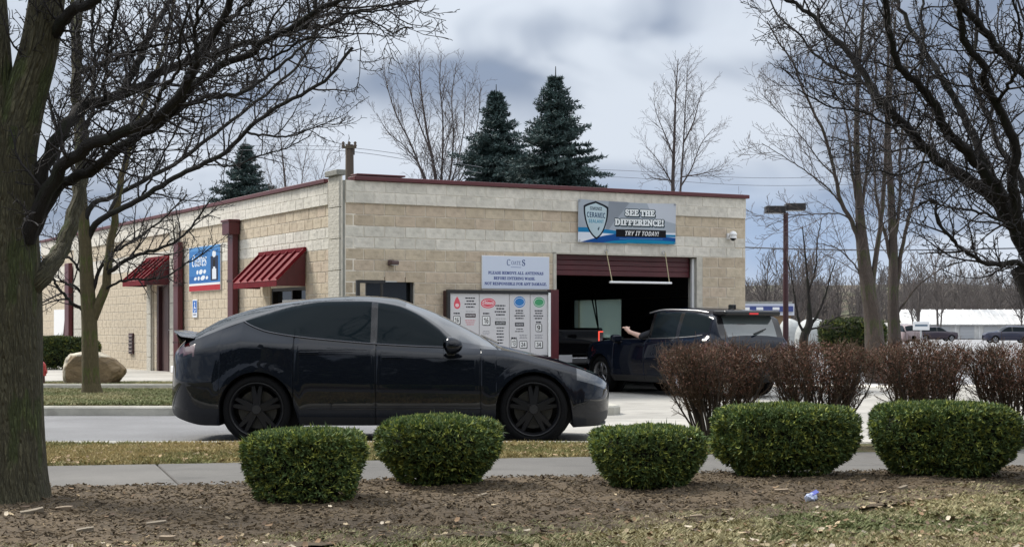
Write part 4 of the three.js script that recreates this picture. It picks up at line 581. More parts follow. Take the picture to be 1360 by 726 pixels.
{                                                                                   // the driver, arm resting out of the window
  const toW = (x, y, z) => V(x, y, z).applyAxisAngle(V(0, 1, 0), HEAD).add(suvB);   // x forward, z right of the vehicle
  const o = thing('person', 'driver in a dark top with a bare forearm resting out of the suv window', 'person', suvB, HEAD);
  const left = -1;                                                                  // left side of the vehicle is -z
  const body = (segs, cell, cx, cy, cz, size) => {
    const n = Math.ceil(size / cell), mc = new MarchingCubes(n, MT.black, false, false, 200000); mc.isolation = 0; const q = V(0, 0, 0), k = 0.03;
    for (let iz = 0; iz < n; iz++) for (let iy = 0; iy < n; iy++) for (let ix = 0; ix < n; ix++) {
      q.set(cx + (ix - n / 2) / (n / 2) * size / 2, cy + (iy - n / 2) / (n / 2) * size / 2, cz + (iz - n / 2) / (n / 2) * size / 2); let d = 9;
      for (const [a, b, ra, rb, kk] of segs) { const ab = b.clone().sub(a), t = clamp(q.clone().sub(a).dot(ab) / Math.max(1e-9, ab.lengthSq())), e = q.distanceTo(a.clone().addScaledVector(ab, t)) - lerp(ra, rb, t), kx = kk || k, h = clamp(0.5 + 0.5 * (d - e) / kx); d = lerp(d, e, h) - kx * h * (1 - h); }
      mc.field[ix + iy * n + iz * n * n] = -d;
    }
    mc.update(); const c = mc.count, g = new THREE.BufferGeometry(), p = mc.positionArray.slice(0, c * 3), nr = mc.normalArray.slice(0, c * 3);
    for (let i = 0; i < c; i++) { p[i * 3] = cx + p[i * 3] * size / 2; p[i * 3 + 1] = cy + p[i * 3 + 1] * size / 2; p[i * 3 + 2] = cz + p[i * 3 + 2] * size / 2; }
    g.setAttribute('position', new THREE.BufferAttribute(p, 3)); g.setAttribute('normal', new THREE.BufferAttribute(nr, 3)); return g;
  };
  const skin = M([0.56, 0.37, 0.29], 0.6), cloth = M([0.015, 0.016, 0.02], 0.9);
  const hip = V(-0.1, 0.62, -0.38), chest = V(-0.02, 1.05, -0.38), neck = V(0.0, 1.22, -0.38), head = V(0.05, 1.36, -0.4), shl = V(0.0, 1.15, -0.58), shr = V(0, 1.15, -0.18), elb = V(-0.02, 1.07, -0.92), wr = V(0.21, 1.15, -1.02), hand = V(0.29, 1.21, -1.03);
  const F = (base, dir, L, r) => { const a = base.clone(), b = a.clone().addScaledVector(dir, L * 0.55), c = b.clone().add(dir.clone().add(V(0.1, -0.7, 0.1)).normalize().multiplyScalar(L * 0.5)); return [[a, b, r, r * 0.92, 0.006], [b, c, r * 0.92, r * 0.75, 0.006]]; };
  const arm = [[elb, wr, 0.052, 0.034], [wr, hand, 0.034, 0.043, 0.02]];
  for (let i = 0; i < 4; i++) arm.push(...F(hand.clone().add(V(0.03, 0.012, -0.036 + i * 0.024)), V(0.9, 0.35, -0.12 + i * 0.06).normalize(), [0.062, 0.078, 0.084, 0.074][i], 0.0095));
  arm.push(...F(hand.clone().add(V(-0.02, 0.01, 0.035)), V(0.5, 0.55, 0.6).normalize(), 0.06, 0.011));
  part('arm', body(arm, 0.0062, 0.17, 1.15, -0.98, 0.58), skin, o);
  part('body', body([[hip, chest, 0.17, 0.19], [chest, neck, 0.14, 0.06], [shl, shr, 0.085, 0.085], [shl, elb, 0.075, 0.055], [shr, V(0.3, 0.95, -0.2), 0.065, 0.04], [hip, V(0.35, 0.62, -0.3), 0.1, 0.08], [hip, V(0.35, 0.62, -0.48), 0.1, 0.08]], 0.02, 0.05, 0.9, -0.5, 1.3), cloth, o);
  part('head', body([[neck, head, 0.055, 0.06], [head, head.clone().add(V(-0.01, 0.06, 0)), 0.085, 0.092], [head.clone().add(V(0.07, -0.05, 0)), head.clone().add(V(0.05, -0.03, 0)), 0.04, 0.05], [head.clone().add(V(0.10, 0.005, 0)), head.clone().add(V(0.09, 0.03, 0)), 0.014, 0.01, 0.01], [head.clone().add(V(0.0, 0.01, 0.088)), head.clone().add(V(0, 0.03, 0.09)), 0.014, 0.012, 0.01], [head.clone().add(V(0.0, 0.01, -0.088)), head.clone().add(V(0, 0.03, -0.09)), 0.014, 0.012, 0.01]], 0.006, 0.04, 1.36, -0.4, 0.42), skin, o);
  part('hair', body([[head.clone().add(V(-0.03, 0.075, 0)), head.clone().add(V(-0.02, 0.085, 0)), 0.092, 0.088]], 0.012, 0.04, 1.43, -0.4, 0.34), M([0.03, 0.02, 0.015], 0.9), o);
}
// ---------------------------------------------------------------- trees: traced limbs, grown branches and twigs
class Tubes {
  constructor() { this.p = []; this.n = []; this.u = []; this.i = []; }
  tube(pts, rad, sides, rough = 0) {
    const N = pts.length; if (N < 2) return; let f = V(0.31, 0.17, 0.93), t = V(0, 0, 0), b = V(0, 0, 0), len = 0;
    const base0 = this.p.length / 3;
    for (let k = 0; k < N; k++) {
      t.subVectors(pts[Math.min(k + 1, N - 1)], pts[Math.max(k - 1, 0)]).normalize(); f.addScaledVector(t, -f.dot(t)); if (f.lengthSq() < 1e-6) f.set(t.y, t.z, t.x).addScaledVector(t, -t.dot(V(t.y, t.z, t.x))); f.normalize(); b.crossVectors(t, f);
      if (k) len += pts[k].distanceTo(pts[k - 1]);
      for (let s = 0; s <= sides; s++) {
        const a = s / sides * Math.PI * 2, c = Math.cos(a), d = Math.sin(a), nx = f.x * c + b.x * d, ny = f.y * c + b.y * d, nz = f.z * c + b.z * d, am = (s % sides) / sides;
        const r = rad[k] * (1 + (rough ? rough * (noise3(Math.cos(am * 6.2832) * 3 + 7, Math.sin(am * 6.2832) * 3 + 7, len * 1.3, 401) - 0.5) : 0));
        this.p.push(pts[k].x + nx * r, pts[k].y + ny * r, pts[k].z + nz * r); this.n.push(nx, ny, nz); this.u.push(s / sides * Math.max(1, Math.round(rad[0] * 6.28 / 0.5)), len);
      }
      if (k) for (let s = 0; s < sides; s++) { const o = base0 + (k - 1) * (sides + 1) + s, q = o + sides + 1; this.i.push(o, o + 1, q + 1, o, q + 1, q); }
    }
  }
  geo(smooth) { const g = new THREE.BufferGeometry(); g.setAttribute('position', new THREE.Float32BufferAttribute(this.p, 3)); g.setAttribute('normal', new THREE.Float32BufferAttribute(this.n, 3)); g.setAttribute('uv', new THREE.Float32BufferAttribute(this.u, 2)); g.setIndex(this.i); if (smooth) g.computeVertexNormals(); return g; }
  get tris() { return this.i.length / 3; }
}
function resample(pts, n) { return new THREE.CatmullRomCurve3(pts, false, 'centripetal').getSpacedPoints(n); }
const rdir = (r) => { const z = r() * 2 - 1, a = r() * 6.2832, s = Math.sqrt(1 - z * z); return V(s * Math.cos(a), z, s * Math.sin(a)); };
function grow(acc, p, dir, len, r0, o, lvl, r) {
  const n = Math.max(2, Math.round(len / o.seg[lvl])), pts = [p.clone()], d = dir.clone().normalize(), q = p.clone();
  for (let i = 0; i < n; i++) { d.addScaledVector(rdir(r), o.wob[lvl]); d.y += o.up[lvl] * (0.4 + i / n); d.normalize(); q.addScaledVector(d, len / n); pts.push(q.clone()); }
  const rad = pts.map((_, i) => Math.max(o.min, r0 * (1 - 0.62 * i / n)));
  acc.tube(pts, rad, lvl === 0 ? o.sides : 3);
  if (lvl + 1 < o.len.length) sprout(acc, pts, rad, o, lvl + 1, r, len);
}
function sprout(acc, pts, rad, o, lvl, r, plen) {
  const N = pts.length; let L = 0; for (let i = 1; i < N; i++) L += pts[i].distanceTo(pts[i - 1]);
  const gap = o.gap[lvl]; let s = L * (o.from[lvl] ?? 0.12) + gap * r(), i = 1, acc0 = 0;
  while (s < L) {
    while (i < N - 1 && acc0 + pts[i].distanceTo(pts[i - 1]) < s) { acc0 += pts[i].distanceTo(pts[i - 1]); i++; }
    const seg = pts[i].distanceTo(pts[i - 1]), f = clamp((s - acc0) / seg), p = pts[i - 1].clone().lerp(pts[i], f), t = pts[i].clone().sub(pts[i - 1]).normalize(), rr = lerp(rad[i - 1], rad[i], f);
    const side = rdir(r); side.y += o.bias ?? 0.35; side.addScaledVector(t, -side.dot(t)).normalize(); const a = (o.ang?.[lvl] ?? 0.85) * (0.7 + 0.6 * r());
    const dir = t.clone().multiplyScalar(Math.cos(a)).addScaledVector(side, Math.sin(a)), u = s / L;
    let len = o.len[lvl] * (0.35 + 0.9 * r()) * (1 - 0.45 * u); if (plen) len = Math.min(len, plen * 0.8);
    if (!o.keep || o.keep(p, lvl)) grow(acc, p, dir, len, Math.min(rr * 0.7, o.r[lvl] * (0.7 + 0.6 * r())), o, lvl, r);
    s += gap * (0.5 + r());
  }
}
// limbs: { px: [[x, y, nearer?]...], r: [start, end] } read off the photograph at the distance d of the tree
function tracedTree(name, label, category, o) {
  const r = rng(o.seed), W = (q) => { const v = at(q[0], q[1], o.d + (q[2] || 0)); if (q[3] !== undefined) v.y = q[3]; return v; };
  const base = W(o.trunk.px[0]), root = thing(name, label, category, V(base.x, o.ground ?? 0.1, base.z)), off = root.position;
  const twigs = new Tubes(), loc = (pts) => pts.map((p) => p.clone().sub(off));
  const run = (px, rr, n, sides, rough, pn, mat) => {
    const pts = loc(resample(px.map(W), n)), rad = pts.map((_, i) => { const u = i / (pts.length - 1); return Array.isArray(rr[0]) ? curve(rr)(u) : lerp(rr[0], rr[1], Math.pow(u, 0.8)); });
    if (o.wobble && !rough) for (let i = 1; i < pts.length - 1; i++) pts[i].addScaledVector(rdir(r), o.wobble * Math.min(rad[i] * 2, 0.03));
    const t = new Tubes(); t.tube(pts, rad, sides, rough); const m = part(pn, t.geo(rough > 0), mat, root); return [pts, rad, m];
  };
  { const [tp, tr] = run(o.trunk.px, o.trunk.r, o.trunk.n || 40, o.trunk.sides || 24, o.trunk.rough ?? 0.2, 'trunk', o.barkMat); if (o.crowned !== false) sprout(twigs, tp, tr, { ...o.twig, from: [0.5, ...o.twig.from.slice(1)] }, 0, r, 0); }
  for (const l of o.limbs) { const lr = l.r.map((q) => q * (o.slim || 1)); const [pts, rad] = run(l.px, lr, l.n || 26, l.r[0] > 0.1 ? 18 : 8, l.r[0] > 0.1 ? 0.18 : 0, 'limb', l.r[0] > 0.07 ? o.barkMat : o.limbMat || o.barkMat); const tw = l.high ? pearHigh : o.twig; sprout(twigs, pts, rad, { ...tw, from: [l.from ?? tw.from[0], ...tw.from.slice(1)] }, 0, r, 0); }
  const m = part('twigs', twigs.geo(), o.twigMat, root); m.userData.kind = 'stuff';
  return root;
}
const pear = { sides: 4, len: [0.62, 0.26, 0.085], gap: [0.088, 0.058, 0.046], from: [0.08, 0.1, 0.2], r: [0.0082, 0.0050, 0.0046], seg: [0.08, 0.045, 0.03], wob: [0.30, 0.45, 0.5], up: [0.05, 0.09, 0.06], ang: [0.8, 0.9, 0.9], min: 0.0027, bias: 0.2 };
const pearHigh = { sides: 4, len: [1.3, 0.5, 0.2], gap: [0.22, 0.16, 0.12], from: [0.15, 0.12, 0.2], r: [0.016, 0.008, 0.006], seg: [0.16, 0.1, 0.08], wob: [0.22, 0.3, 0.4], up: [0.06, 0.06, 0.06], ang: [0.75, 0.85, 0.9], min: 0.004, bias: 0.25 };
const barkDark = M([0.034, 0.031, 0.029], 1, { map: rep(T.barkCol, 0.7), bumpMap: rep(T.bark, 0.5), bumpScale: 0.012 });
const barkT1 = M([0.145, 0.142, 0.088], 1, { map: rep(T.barkCol, 1), bumpMap: rep(T.bark, 1), bumpScale: 0.05 });
const barkT2 = M([0.19, 0.165, 0.09], 1, { map: rep(T.barkCol, 0.6), bumpMap: rep(T.bark, 0.4), bumpScale: 0.01 });
tracedTree('bare_tree', 'large bare tree with a thick mossy trunk rising from the mulch at the left edge', 'tree', {
  d: 10.45, seed: 21, crowned: false, slim: 0.86, barkMat: barkT1, limbMat: barkDark, twigMat: MT.twig, twig: pear, wobble: 0.5, ground: 0.06,
  trunk: { px: [[0, 700], [-1, 640], [-2, 540], [-2, 430], [-3, 330], [-2, 250], [4, 170]], r: [[0, 0.40], [0.06, 0.33], [0.16, 0.30], [0.5, 0.275], [0.75, 0.262], [1, 0.22]], n: 80, sides: 72, rough: 0.16 },
  limbs: [
    { px: [[-2, 260], [-10, 150], [-16, 60], [-24, -60]], r: [0.2, 0.15], from: 0.5 }, { px: [[8, 250], [28, 150], [50, 70], [62, 0], [74, -120]], r: [0.19, 0.11], from: 0.4 },
    { px: [[46, 90, 0.1], [66, 50, 0], [88, 22, -0.2], [121, 0, -0.4], [170, -28, -0.6]], r: [0.06, 0.028] },
    { px: [[40, 270], [62, 212], [85, 170], [106, 146, 0.2], [154, 130, 0.4], [187, 117, 0.5], [210, 99, 0.6], [249, 84, 0.7], [282, 75, 0.8], [320, 60, 0.9], [360, 50, 1], [403, 37, 1.1], [434, 33, 1.2], [467, 17, 1.3], [520, 7, 1.4], [576, -6, 1.5]], r: [0.062, 0.007], n: 44 },
    { px: [[36, 320, -0.1], [60, 262, -0.2], [88, 215, -0.3], [137, 186, -0.5], [198, 160, -0.7], [222, 145, -0.8], [245, 110, -0.9], [276, 60, -1], [293, 29, -1.1], [306, -6, -1.2]], r: [0.062, 0.024] },
    { px: [[42, 312], [77, 250], [121, 227, -0.2], [154, 198, -0.3], [198, 170, -0.4], [229, 147, -0.5], [265, 105, -0.6], [296, 86, -0.7], [328, 76, -0.7], [352, 56, -0.8], [385, 40, -0.9], [430, 12, -1], [475, -18, -1.1]], r: [0.05, 0.016], n: 36 },
    { px: [[155, 129, 0.4], [170, 105, 0.5], [183, 80, 0.6], [198, 46, 0.8], [220, 7, 1], [232, -18, 1.1]], r: [0.036, 0.022] },
    { px: [[30, 400], [55, 370], [78, 336, 0.3], [97, 290, 0.5], [106, 240, 0.7], [108, 190, 0.8], [103, 140, 0.9], [101, 90, 1], [103, 40, 1.1], [106, -20, 1.2]], r: [0.078, 0.032], n: 36, from: 0.35 },
    { px: [[249, 84, 0.7], [268, 58, 0.7], [300, 28, 0.6], [332, 4, 0.5], [350, -16, 0.5]], r: [0.022, 0.012] },
    { px: [[403, 37, 1.1], [424, 21, 1], [460, 17, 0.9], [512, 13, 0.9], [545, 4, 0.8]], r: [0.014, 0.005] },
    { px: [[467, 17, 1.3], [492, 28, 1.2], [508, 35, 1.2], [524, 44, 1.1], [536, 36, 1.1], [549, 38, 1]], r: [0.009, 0.0045] },
    { px: [[229, 145, -0.5], [254, 137, -0.4], [280, 128, -0.3], [309, 127, -0.2], [335, 114, -0.1], [368, 90, 0], [395, 68, 0.1], [412, 52, 0.2], [423, 36, 0.3]], r: [0.02, 0.008] },
    { px: [[102, 97, 1], [118, 89, 0.8], [146, 82, 0.6], [183, 66, 0.4], [224, 58, 0.2], [276, 40, 0], [310, 20, -0.2]], r: [0.017, 0.007] },
    { px: [[137, 140, 0.3], [140, 90, 0.2], [147, 40, 0.1], [160, -8, 0]], r: [0.016, 0.01] }, { px: [[120, 142, 0.3], [126, 90, 0.5], [122, 40, 0.6], [128, -10, 0.7]], r: [0.018, 0.01] },
    { px: [[330, 75, -0.7], [352, 79, -0.8], [380, 66, -0.9], [403, 52, -1], [440, 50, -1.1], [462, 47, -1.2]], r: [0.011, 0.005] }, { px: [[245, 110, -0.9], [262, 80, -1.2], [258, 40, -1.4], [268, 0, -1.6]], r: [0.02, 0.01] },
    { px: [[198, 160, -0.7], [215, 120, -1.1], [236, 90, -1.3], [240, 50, -1.5], [252, 5, -1.6]], r: [0.016, 0.008] }, { px: [[362, 50, 1], [384, 30, 1.4], [420, 14, 1.6], [450, -4, 1.8]], r: [0.012, 0.006] },
    { high: 1, px: [[-24, -60], [-40, -300, 0.3], [-30, -700, 0.8], [-60, -1200, 1.1]], r: [0.17, 0.03] }, { high: 1, px: [[74, -120], [130, -350, -0.6], [170, -700, -1.2], [180, -1150, -1.6]], r: [0.125, 0.025] }, { high: 1, px: [[74, -120], [190, -260, 0.8], [330, -520, 1.8], [420, -900, 2.4]], r: [0.1, 0.02] },
    { high: 1, px: [[110, -280, -0.4], [270, -420, -1.4], [420, -560, -2.3], [560, -800, -2.8]], r: [0.075, 0.018] }, { high: 1, px: [[306, -6, -1.2], [390, -200, -1.6], [470, -460, -2], [520, -720, -2.2]], r: [0.03, 0.012] }, { high: 1, px: [[-35, -250, 0.2], [-200, -420, -0.8], [-340, -700, -1.4]], r: [0.09, 0.02] }, { high: 1, px: [[150, -520, -0.8], [300, -760, -0.4], [380, -1100, 0.2]], r: [0.06, 0.015] },
  ],
});
const pearMid = { sides: 4, len: [0.95, 0.38, 0.12], gap: [0.15, 0.10, 0.075], from: [0.12, 0.12, 0.2], r: [0.013, 0.007, 0.0055], seg: [0.12, 0.07, 0.045], wob: [0.22, 0.35, 0.45], up: [0.05, 0.06, 0.06], ang: [0.75, 0.9, 0.9], min: 0.004, bias: 0.25 };
tracedTree('bare_tree', 'slender bare tree with an olive brown trunk growing in the grass strip beside the boulder', 'tree', {
  d: 26.4, seed: 33, barkMat: barkT2, limbMat: barkDark, twigMat: MT.twig, twig: pearMid, wobble: 0.5, ground: 0.1,
  trunk: { px: [[122, 529], [120, 500], [119, 460], [118, 420], [115, 370], [112, 320], [108, 270], [105, 210], [101, 140], [98, 70], [95, -20]], r: [[0, 0.2], [0.04, 0.15], [0.2, 0.125], [0.35, 0.11], [0.5, 0.085], [1, 0.03]], n: 70, sides: 28, rough: 0.14 },
  limbs: [
    { px: [[122, 424], [132, 400], [141, 373], [142, 350], [147, 322], [151, 295], [158, 250], [170, 200], [190, 140], [215, 70], [232, 0]], r: [0.085, 0.02], n: 36 },
    { px: [[113, 335], [120, 306], [143, 286, -0.3], [187, 263, -0.6], [227, 239, -0.9], [265, 219, -1.2], [300, 202, -1.4], [324, 176, -1.5], [346, 157, -1.6], [373, 138, -1.7], [403, 124, -1.8], [434, 104, -1.9], [454, 82, -2], [468, 63, -2.1]], r: [0.058, 0.024], n: 44, from: 0.25 },
    { px: [[109, 300], [123, 269], [143, 263, 0.4], [198, 235, 0.7], [243, 210, 0.9], [276, 184, 1], [300, 166, 1.1], [320, 150, 1.2], [345, 132, 1.3], [368, 112, 1.4], [395, 88, 1.5], [412, 62, 1.6], [423, 38, 1.7]], r: [0.05, 0.02], n: 40, from: 0.2 },
    { px: [[142, 364], [164, 348, -0.3], [187, 337, -0.5], [223, 326, -0.8], [238, 318, -0.9], [260, 293, -1], [277, 268, -1]], r: [0.04, 0.012] }, { px: [[121, 390], [134, 352], [146, 338, 0.2], [176, 320, 0.5], [200, 303, 0.7], [220, 287, 0.9], [248, 258, 1.1]], r: [0.034, 0.012] },
    { px: [[136, 384], [165, 372, -0.3], [220, 368, -0.8], [245, 351, -1.1], [265, 340, -1.3], [288, 322, -1.5]], r: [0.024, 0.008] },
    { px: [[114, 414], [95, 402], [80, 385], [68, 368], [56, 345]], r: [0.036, 0.015] }, { px: [[114, 396], [98, 380], [84, 375], [70, 360]], r: [0.028, 0.01] }, { px: [[112, 372], [99, 350], [84, 335], [72, 310]], r: [0.026, 0.01] },
    { px: [[326, 174, -1.5], [336, 177, -1.6], [368, 182, -1.8], [395, 178, -2], [421, 167, -2.2], [436, 162, -2.3], [452, 155, -2.4]], r: [0.022, 0.007] }, { px: [[280, 212, -1.3], [302, 221, -1.5], [346, 206, -1.7], [379, 197, -1.9], [413, 179, -2]], r: [0.018, 0.007] },
    { px: [[143, 286, -0.3], [160, 240], [172, 180, 0.5], [180, 110, 1], [195, 40, 1.4]], r: [0.03, 0.012] }, { px: [[187, 263, -0.6], [210, 215, -0.8], [240, 160, -1], [262, 110, -1.2]], r: [0.02, 0.009] }, { px: [[106, 240], [80, 190, 0.5], [64, 130, 1], [52, 60, 1.3]], r: [0.04, 0.015] },
    { px: [[104, 190], [130, 130, 0.5], [146, 70, 0.8], [152, 0, 1]], r: [0.03, 0.012] }, { px: [[243, 210, 0.9], [268, 150, 1.2], [284, 100, 1.4], [310, 60, 1.5]], r: [0.02, 0.009] },
  ],
});
tracedTree('bare_tree', 'dark bare tree whose limbs spread in from beyond the right edge above the brown hedge', 'tree', {
  d: 11.4, seed: 47, crowned: false, slim: 0.74, barkMat: barkDark, limbMat: barkDark, twigMat: MT.twig, twig: pear, wobble: 0.5, ground: 0.1,
  trunk: { px: [[1450, 650], [1442, 560], [1424, 470], [1402, 400], [1378, 345]], r: [[0, 0.32], [0.1, 0.27], [1, 0.19]], n: 50, sides: 32, rough: 0.16 },
  limbs: [
    { px: [[1385, 362], [1360, 322], [1338, 285], [1314, 258], [1270, 230], [1240, 206], [1205, 168], [1176, 140], [1158, 116, 0.1], [1138, 83, 0.2], [1118, 60, 0.3], [1088, 30, 0.4], [1052, 3, 0.5], [1020, -12, 0.6]], r: [0.085, 0.014], n: 48, from: 0.2 },
    { px: [[1165, 132], [1150, 114, 0.3], [1132, 102, 0.5], [1105, 88, 0.7], [1080, 69, 0.9], [1063, 47, 1], [1030, 16, 1.2], [1022, -4, 1.3]], r: [0.022, 0.008] },
    { px: [[1345, 300], [1333, 264, -0.1], [1306, 225, -0.2], [1281, 198, -0.3], [1251, 160, -0.4], [1234, 124, -0.5], [1196, 91, -0.6], [1186, 55, -0.7], [1179, 14, -0.8], [1174, -20, -0.9]], r: [0.062, 0.026], n: 36 },
    { px: [[1340, 290, 0.2], [1318, 230, 0.4], [1298, 190, 0.5], [1278, 146, 0.6], [1251, 102, 0.7], [1234, 77, 0.8], [1215, 44, 0.9], [1199, 17, 1], [1184, -12, 1.1]], r: [0.055, 0.02], n: 36 },
    { px: [[1378, 330, -0.1], [1352, 285, -0.2], [1344, 240, -0.3], [1348, 195, -0.4], [1325, 140, -0.5], [1311, 110, -0.6], [1306, 85, -0.7], [1281, 52, -0.8], [1276, 22, -0.9], [1266, -10, -1]], r: [0.062, 0.026], n: 36 },
    { px: [[1420, 250, -0.4], [1390, 150, -0.5], [1360, 97, -0.6], [1336, 72, -0.7], [1314, 47, -0.8], [1284, 11, -0.9], [1266, -20, -1]], r: [0.06, 0.03] },
    { px: [[1398, 375, -0.6], [1360, 352, -0.8], [1317, 350, -1], [1281, 333, -1.1], [1262, 315, -1.2], [1251, 303, -1.2], [1245, 289, -1.2], [1243, 268, -1.2], [1222, 270, -1.3]], r: [0.03, 0.01] },
    { px: [[1355, 310, -0.3], [1339, 296, -0.5], [1298, 281, -0.8], [1256, 275, -1], [1226, 262, -1.2]], r: [0.018, 0.007] },
    { px: [[1390, 330, 0.5], [1360, 250, 0.8], [1336, 205, 1], [1309, 150, 1.2], [1290, 100, 1.3], [1300, 40, 1.4], [1296, -10, 1.5]], r: [0.04, 0.018] }, { px: [[1234, 124, -0.5], [1220, 110, -0.2], [1228, 60, 0], [1224, 20, 0.1], [1230, -15, 0.2]], r: [0.022, 0.012] },
    { px: [[1240, 206], [1212, 196, 0.3], [1180, 200, 0.6], [1140, 190, 0.8], [1105, 182, 1]], r: [0.014, 0.006] }, { px: [[1270, 230], [1230, 214, -0.4], [1200, 232, -0.6], [1165, 226, -0.8], [1130, 232, -1]], r: [0.013, 0.006] },
    { px: [[1205, 168], [1180, 165, -0.4], [1150, 150, -0.8], [1100, 140, -1], [1060, 118, -1.2]], r: [0.014, 0.006] }, { px: [[1325, 140, -0.5], [1350, 90, -0.9], [1356, 40, -1.2], [1344, -10, -1.4]], r: [0.02, 0.01] },
    { px: [[1138, 83, 0.2], [1136, 50, 0.6], [1120, 20, 0.9], [1116, -12, 1.1]], r: [0.012, 0.007] }, { px: [[1088, 30, 0.4], [1086, 10, 0.1], [1070, -8, -0.1]], r: [0.01, 0.006] }, { px: [[1314, 258], [1290, 200, 0.5], [1262, 180, 0.9], [1240, 150, 1.2], [1215, 120, 1.4]], r: [0.02, 0.009] },
    { high: 1, px: [[1400, 395], [1420, 200, 0.3], [1430, -100, 0.6], [1410, -520, 0.9], [1430, -900, 1]], r: [0.17, 0.03] }, { high: 1, px: [[1266, -20, -1], [1200, -240, -1.4], [1150, -520, -1.8]], r: [0.045, 0.014] }, { high: 1, px: [[1425, 60, 0.5], [1340, -160, 1.2], [1250, -420, 1.8], [1200, -680, 2.2]], r: [0.08, 0.018] }, { high: 1, px: [[1430, 0, 0.5], [1560, -200, 0], [1680, -460, -0.5]], r: [0.09, 0.02] }, { high: 1, px: [[1418, -300, 0.8], [1300, -520, 0.2], [1240, -800, -0.4]], r: [0.06, 0.015] },
  ],
});
const farTwig = (k, up = 0.05) => ({ sides: 3, len: [1.7 * k, 0.7 * k, 0.28 * k], gap: [0.24 * k, 0.17 * k, 0.13 * k], from: [0.12, 0.12, 0.2], r: [0.015 * k, 0.008 * k, 0.0065 * k], seg: [0.22 * k, 0.13 * k, 0.1 * k], wob: [0.12, 0.18, 0.25], up: [up, up, up], ang: [0.6, 0.7, 0.8], min: 0.005 * k, bias: 0.2 });
tracedTree('bare_tree', 'grey many-stemmed bare tree standing in the lot right of the lamp post', 'tree', {
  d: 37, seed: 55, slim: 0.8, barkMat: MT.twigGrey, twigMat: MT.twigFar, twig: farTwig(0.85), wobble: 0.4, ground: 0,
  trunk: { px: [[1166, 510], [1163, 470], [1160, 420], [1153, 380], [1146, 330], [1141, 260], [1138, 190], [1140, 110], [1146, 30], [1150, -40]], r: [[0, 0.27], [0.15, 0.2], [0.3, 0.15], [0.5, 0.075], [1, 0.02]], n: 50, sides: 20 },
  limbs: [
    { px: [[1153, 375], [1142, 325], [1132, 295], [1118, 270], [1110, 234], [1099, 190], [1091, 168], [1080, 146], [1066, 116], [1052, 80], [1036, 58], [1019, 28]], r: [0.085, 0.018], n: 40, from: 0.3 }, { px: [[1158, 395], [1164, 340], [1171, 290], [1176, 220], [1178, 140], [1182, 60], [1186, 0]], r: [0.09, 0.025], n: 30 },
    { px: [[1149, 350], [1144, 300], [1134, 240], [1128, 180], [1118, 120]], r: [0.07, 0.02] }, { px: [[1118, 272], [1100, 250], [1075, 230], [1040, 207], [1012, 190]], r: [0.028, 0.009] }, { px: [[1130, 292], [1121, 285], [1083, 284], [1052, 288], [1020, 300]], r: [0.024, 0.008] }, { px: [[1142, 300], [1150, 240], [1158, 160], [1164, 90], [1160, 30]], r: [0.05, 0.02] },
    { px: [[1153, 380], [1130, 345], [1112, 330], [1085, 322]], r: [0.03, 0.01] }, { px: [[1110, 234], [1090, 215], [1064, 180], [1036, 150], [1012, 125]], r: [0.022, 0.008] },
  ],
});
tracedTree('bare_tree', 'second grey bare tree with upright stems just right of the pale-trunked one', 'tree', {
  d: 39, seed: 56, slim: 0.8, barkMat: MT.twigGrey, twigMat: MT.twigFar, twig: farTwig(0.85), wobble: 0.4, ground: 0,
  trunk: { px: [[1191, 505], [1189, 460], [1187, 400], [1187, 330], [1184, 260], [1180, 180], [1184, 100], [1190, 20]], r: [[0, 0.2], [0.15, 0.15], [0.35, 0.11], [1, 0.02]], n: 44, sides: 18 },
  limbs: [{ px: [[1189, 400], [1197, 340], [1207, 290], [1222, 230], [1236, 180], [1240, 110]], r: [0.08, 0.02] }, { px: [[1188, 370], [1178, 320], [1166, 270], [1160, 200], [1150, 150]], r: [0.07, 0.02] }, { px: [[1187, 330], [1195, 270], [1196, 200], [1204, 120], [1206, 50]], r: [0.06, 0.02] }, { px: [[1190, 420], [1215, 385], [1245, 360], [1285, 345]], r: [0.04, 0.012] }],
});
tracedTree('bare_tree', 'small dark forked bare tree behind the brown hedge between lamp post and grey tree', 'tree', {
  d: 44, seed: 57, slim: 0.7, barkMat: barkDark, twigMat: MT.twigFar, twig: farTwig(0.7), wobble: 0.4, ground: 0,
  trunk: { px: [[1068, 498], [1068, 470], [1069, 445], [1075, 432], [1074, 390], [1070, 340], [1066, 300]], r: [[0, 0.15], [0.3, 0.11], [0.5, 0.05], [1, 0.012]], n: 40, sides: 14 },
  limbs: [{ px: [[1073, 438], [1082, 425], [1090, 410], [1100, 380], [1110, 345]], r: [0.07, 0.015] }, { px: [[1069, 446], [1061, 425], [1056, 395], [1050, 360], [1040, 330]], r: [0.06, 0.015] }, { px: [[1076, 438], [1095, 432], [1110, 422], [1140, 416]], r: [0.04, 0.012] }, { px: [[1074, 390], [1084, 355], [1086, 320], [1092, 290]], r: [0.05, 0.015] }],
});
